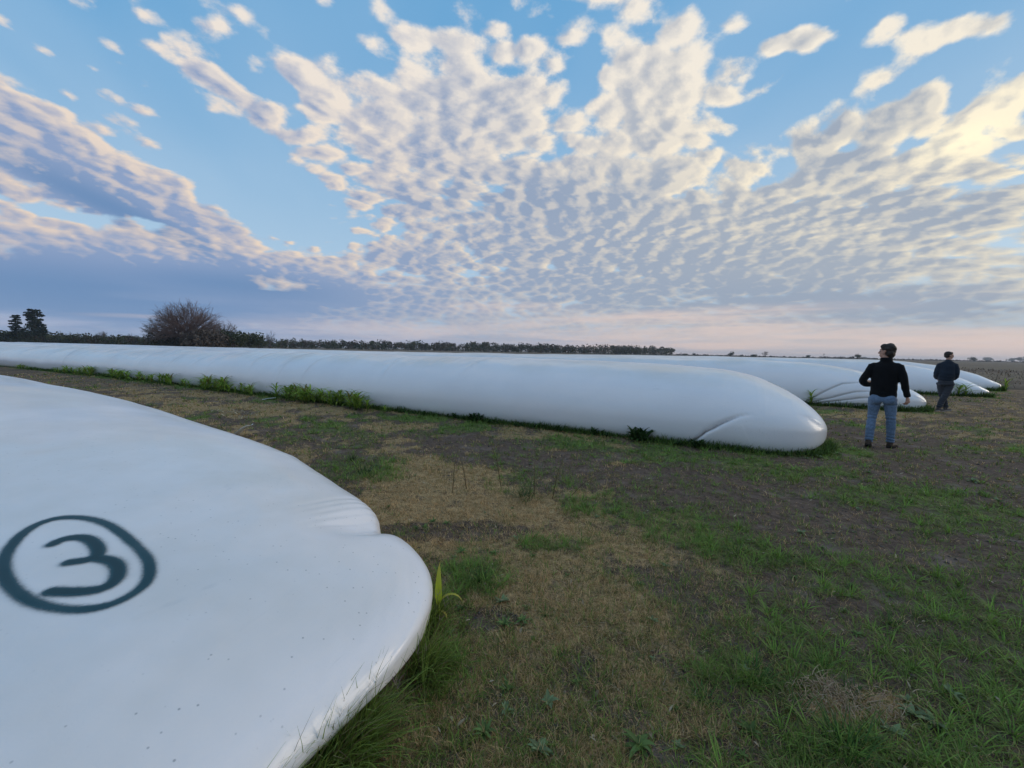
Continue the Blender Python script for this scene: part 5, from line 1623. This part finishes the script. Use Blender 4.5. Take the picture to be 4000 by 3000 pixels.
# the nearer man: seen from behind, face turned to the left, left forearm held in front of him
pa = ground(3430, 1748)
yaw1 = math.atan2(pa[0], pa[1]) + .02
ZN = 1.50
spec1 = dict(scale=.98, hips=(0, 0, .92), chest=(0, .0, 1.33), neck=(-.005, .0, 1.49), look=-1.12, nod=.05,
    armL=[(-.16, 0, 1.41), (-.27, -.03, 1.15), (-.13, .22, 1.10)], armR=[(.16, 0, 1.41), (.24, -.03, 1.15), (.300, .05, .90)],
    hands=[((.302, .055, .885), (.12, .10, -1), (-.8, .55, -.1), 1, .75), ((-.13, .24, 1.12), (1, .3, -.1), (-.1, -1, -.2), -1, .6)],
    legL=[(-.10, 0, .90), (-.14, .04, .50), (-.155, -.06, .12)], legR=[(.10, 0, .90), (.13, .07, .50), (.145, .14, .12)],
    hair_rough=.011, hair=[(0, -.026, .050, .086, .100, .088), (0, -.055, -.012, .080, .066, .085), (0, -.062, -.055, .062, .045, .050), (.03, .02, .088, .060, .060, .042), (-.03, .02, .088, .060, .060, .042), (.01, .040, .088, .046, .024, .022), (.068, .0, .02, .014, .03, .045), (-.068, .0, .02, .014, .03, .045), (.02, -.03, .105, .05, .055, .04)],
    jacket=([(0, -.004, .885), (0, -.006, .93), (0, -.005, 1.05), (0, 0, 1.22), (0, .0, 1.36), (0, .004, 1.435), (0, .006, 1.475)], [(.172, .118), (.178, .125), (.172, .122), (.182, .128), (.190, .122), (.160, .095), (.095, .08)]),
    sh=(.145, 0, 1.415), jmat=BLACK, jamp=.005, jbands=((1.0, .12, .003, 40),),
    sleeveL=([(-.155, .0, 1.41), (-.215, -.02, 1.28), (-.275, -.035, 1.15), (-.24, .06, 1.09), (-.15, .18, 1.09), (-.08, .25, 1.11)], [.072, .064, .058, .056, .050, .045]),
    sleeveR=([(.155, .0, 1.41), (.210, -.02, 1.28), (.245, -.03, 1.15), (.270, .0, 1.03), (.298, .045, .915)], [.072, .062, .056, .050, .043]),
    cuffR=([(.290, .032, .95), (.301, .05, .905)], [.046, .044]), hem=([(0, -.006, .875), (0, -.006, .925)], [(.174, .119), (.178, .123)]),
    collar=([(0, .0, 1.44), (0, -.002, 1.49), (0, .0, 1.545)], [(.098, .088), (.083, .080), (.080, .078)]),
    seat=([(0, 0, .80), (0, 0, .86), (0, -.005, .92), (0, 0, .97)], [(.155, .12), (.165, .125), (.163, .118), (.155, .108)]),
    rear=[((-.08, -.055, .845), (.092, .082, .098)), ((.08, -.055, .845), (.092, .082, .098))],
    trouserL=([(-.093, .0, .86), (-.103, .015, .72), (-.115, .03, .52), (-.122, -.03, .33), (-.125, -.075, .14), (-.126, -.078, .10)], [.095, .085, .067, .062, .057, .061]),
    trouserR=([(.093, .0, .86), (.103, .03, .72), (.125, .065, .52), (.136, .095, .33), (.143, .135, .14), (.144, .138, .10)], [.095, .086, .068, .062, .057, .061]),
    tmat=DENIM, tbands=((.52, .07, .005, 95), (.16, .07, .006, 120), (.76, .05, .004, 80), (.34, .1, .003, 70)),
    feet=[((-.128, -.08, .128), -.05, .22), ((.146, .135, .108), .42, 0)], boot=True, smats=(LEATHER, SOLE))
person((pa[0], pa[1], 0), yaw1, 'man in a black fleece, blue jeans and brown boots walking away, seen from behind', spec1)

# the farther man: hands in his jacket pockets, face turned to the right
pb = ground(3682, 1606)
yaw2 = math.atan2(pb[0], pb[1]) - .12
spec2 = dict(scale=.985, hips=(0, 0, .92), chest=(0, .01, 1.33), neck=(.015, .02, 1.49), look=1.15, nod=-.05,
    armL=[(-.15, 0, 1.39), (-.215, -.03, 1.12), (-.165, .12, .97)], armR=[(.15, 0, 1.39), (.20, -.03, 1.12), (.16, .12, .97)],
    hands=[((-.165, .12, .97), (.3, .5, -.8), (1, 0, 0), 1, .4), ((.16, .12, .97), (-.3, .5, -.8), (-1, 0, 0), -1, .4)],
    legL=[(-.10, 0, .90), (-.05, .06, .50), (.07, .16, .12)], legR=[(.10, 0, .90), (.03, .0, .50), (-.09, -.12, .12)],
    hair=[(0, -.026, .045, .080, .092, .082), (0, -.050, -.005, .072, .060, .068), (0, .028, .078, .062, .052, .036), (.068, -.005, .02, .012, .028, .035), (-.068, -.005, .02, .012, .028, .035)], hair_rough=.003,
    jacket=([(0, .0, .90), (0, .0, .96), (0, .005, 1.08), (0, .01, 1.22), (0, .005, 1.34), (0, .0, 1.43), (0, .01, 1.475)], [(.160, .13), (.172, .15), (.195, .17), (.195, .16), (.185, .145), (.155, .105), (.095, .085)]),
    sh=(.145, 0, 1.39), jmat=NAVY, jamp=.007, jbands=((1.02, .10, .004, 60),),
    sleeveL=([(-.145, .0, 1.39), (-.188, -.01, 1.27), (-.215, -.03, 1.12), (-.205, .04, 1.02), (-.175, .12, .965)], [.076, .070, .062, .058, .054]),
    sleeveR=([(.145, .0, 1.39), (.185, -.01, 1.27), (.205, -.03, 1.12), (.195, .04, 1.02), (.17, .12, .965)], [.076, .070, .062, .058, .054]),
    collar=([(.005, .0, 1.44), (.01, .008, 1.48), (.015, .015, 1.52)], [(.095, .088), (.080, .078), (.074, .072)]),
    seat=([(0, 0, .78), (0, 0, .86), (0, 0, .92), (0, 0, .96)], [(.150, .12), (.162, .13), (.160, .128), (.15, .115)]),
    rear=[((-.08, -.05, .84), (.09, .085, .10)), ((.08, -.05, .84), (.09, .085, .10))],
    trouserL=([(-.088, .0, .85), (-.070, .04, .70), (-.040, .08, .50), (.02, .11, .32), (.065, .155, .15), (.072, .16, .11)], [.108, .095, .078, .072, .066, .068]),
    trouserR=([(.088, .0, .85), (.070, .01, .70), (.030, -.01, .50), (-.040, -.06, .32), (-.085, -.115, .15), (-.09, -.12, .11)], [.108, .098, .080, .073, .068, .070]),
    tmat=GREYP, tbands=((.50, .07, .005, 90), (.18, .08, .007, 110), (.80, .06, .005, 70)),
    feet=[((.075, .16, .106), .75, 0), ((-.095, -.12, .106), .85, .12)], boot=False, smats=(SHOE, SOLE2))
person((pb[0], pb[1], 0), yaw2, 'dark haired man in a navy jacket and grey trousers, hands in pockets, looking right', spec2)

# ------------------------------------------------------------------ thin air over the plain
def haze_box():
    m = bpy.data.materials.new('haze'); m.use_nodes = True; nt = m.node_tree; nt.nodes.clear()
    p = nt.nodes.new('ShaderNodeVolumePrincipled'); p.inputs['Color'].default_value = (.80, .87, 1.0, 1); p.inputs['Density'].default_value = .00022; p.inputs['Anisotropy'].default_value = .3
    o_ = nt.nodes.new('ShaderNodeOutputMaterial'); nt.links.new(p.outputs[0], o_.inputs['Volume'])
    R_ = 3100.0; z0, z1 = -1.5, 18.0
    v = [(sx * R_, sy * R_, z) for z in (z0, z1) for sx, sy in ((-1, -1), (1, -1), (1, 1), (-1, 1))]
    f = [(3, 2, 1, 0), (4, 5, 6, 7), (0, 1, 5, 4), (1, 2, 6, 5), (2, 3, 7, 6), (3, 0, 4, 7)]
    obj('haze', mesh_np('haze', v, np.array(f), m, False), kind='stuff', label='thin pale haze over the far fields', category='haze')
haze_box()
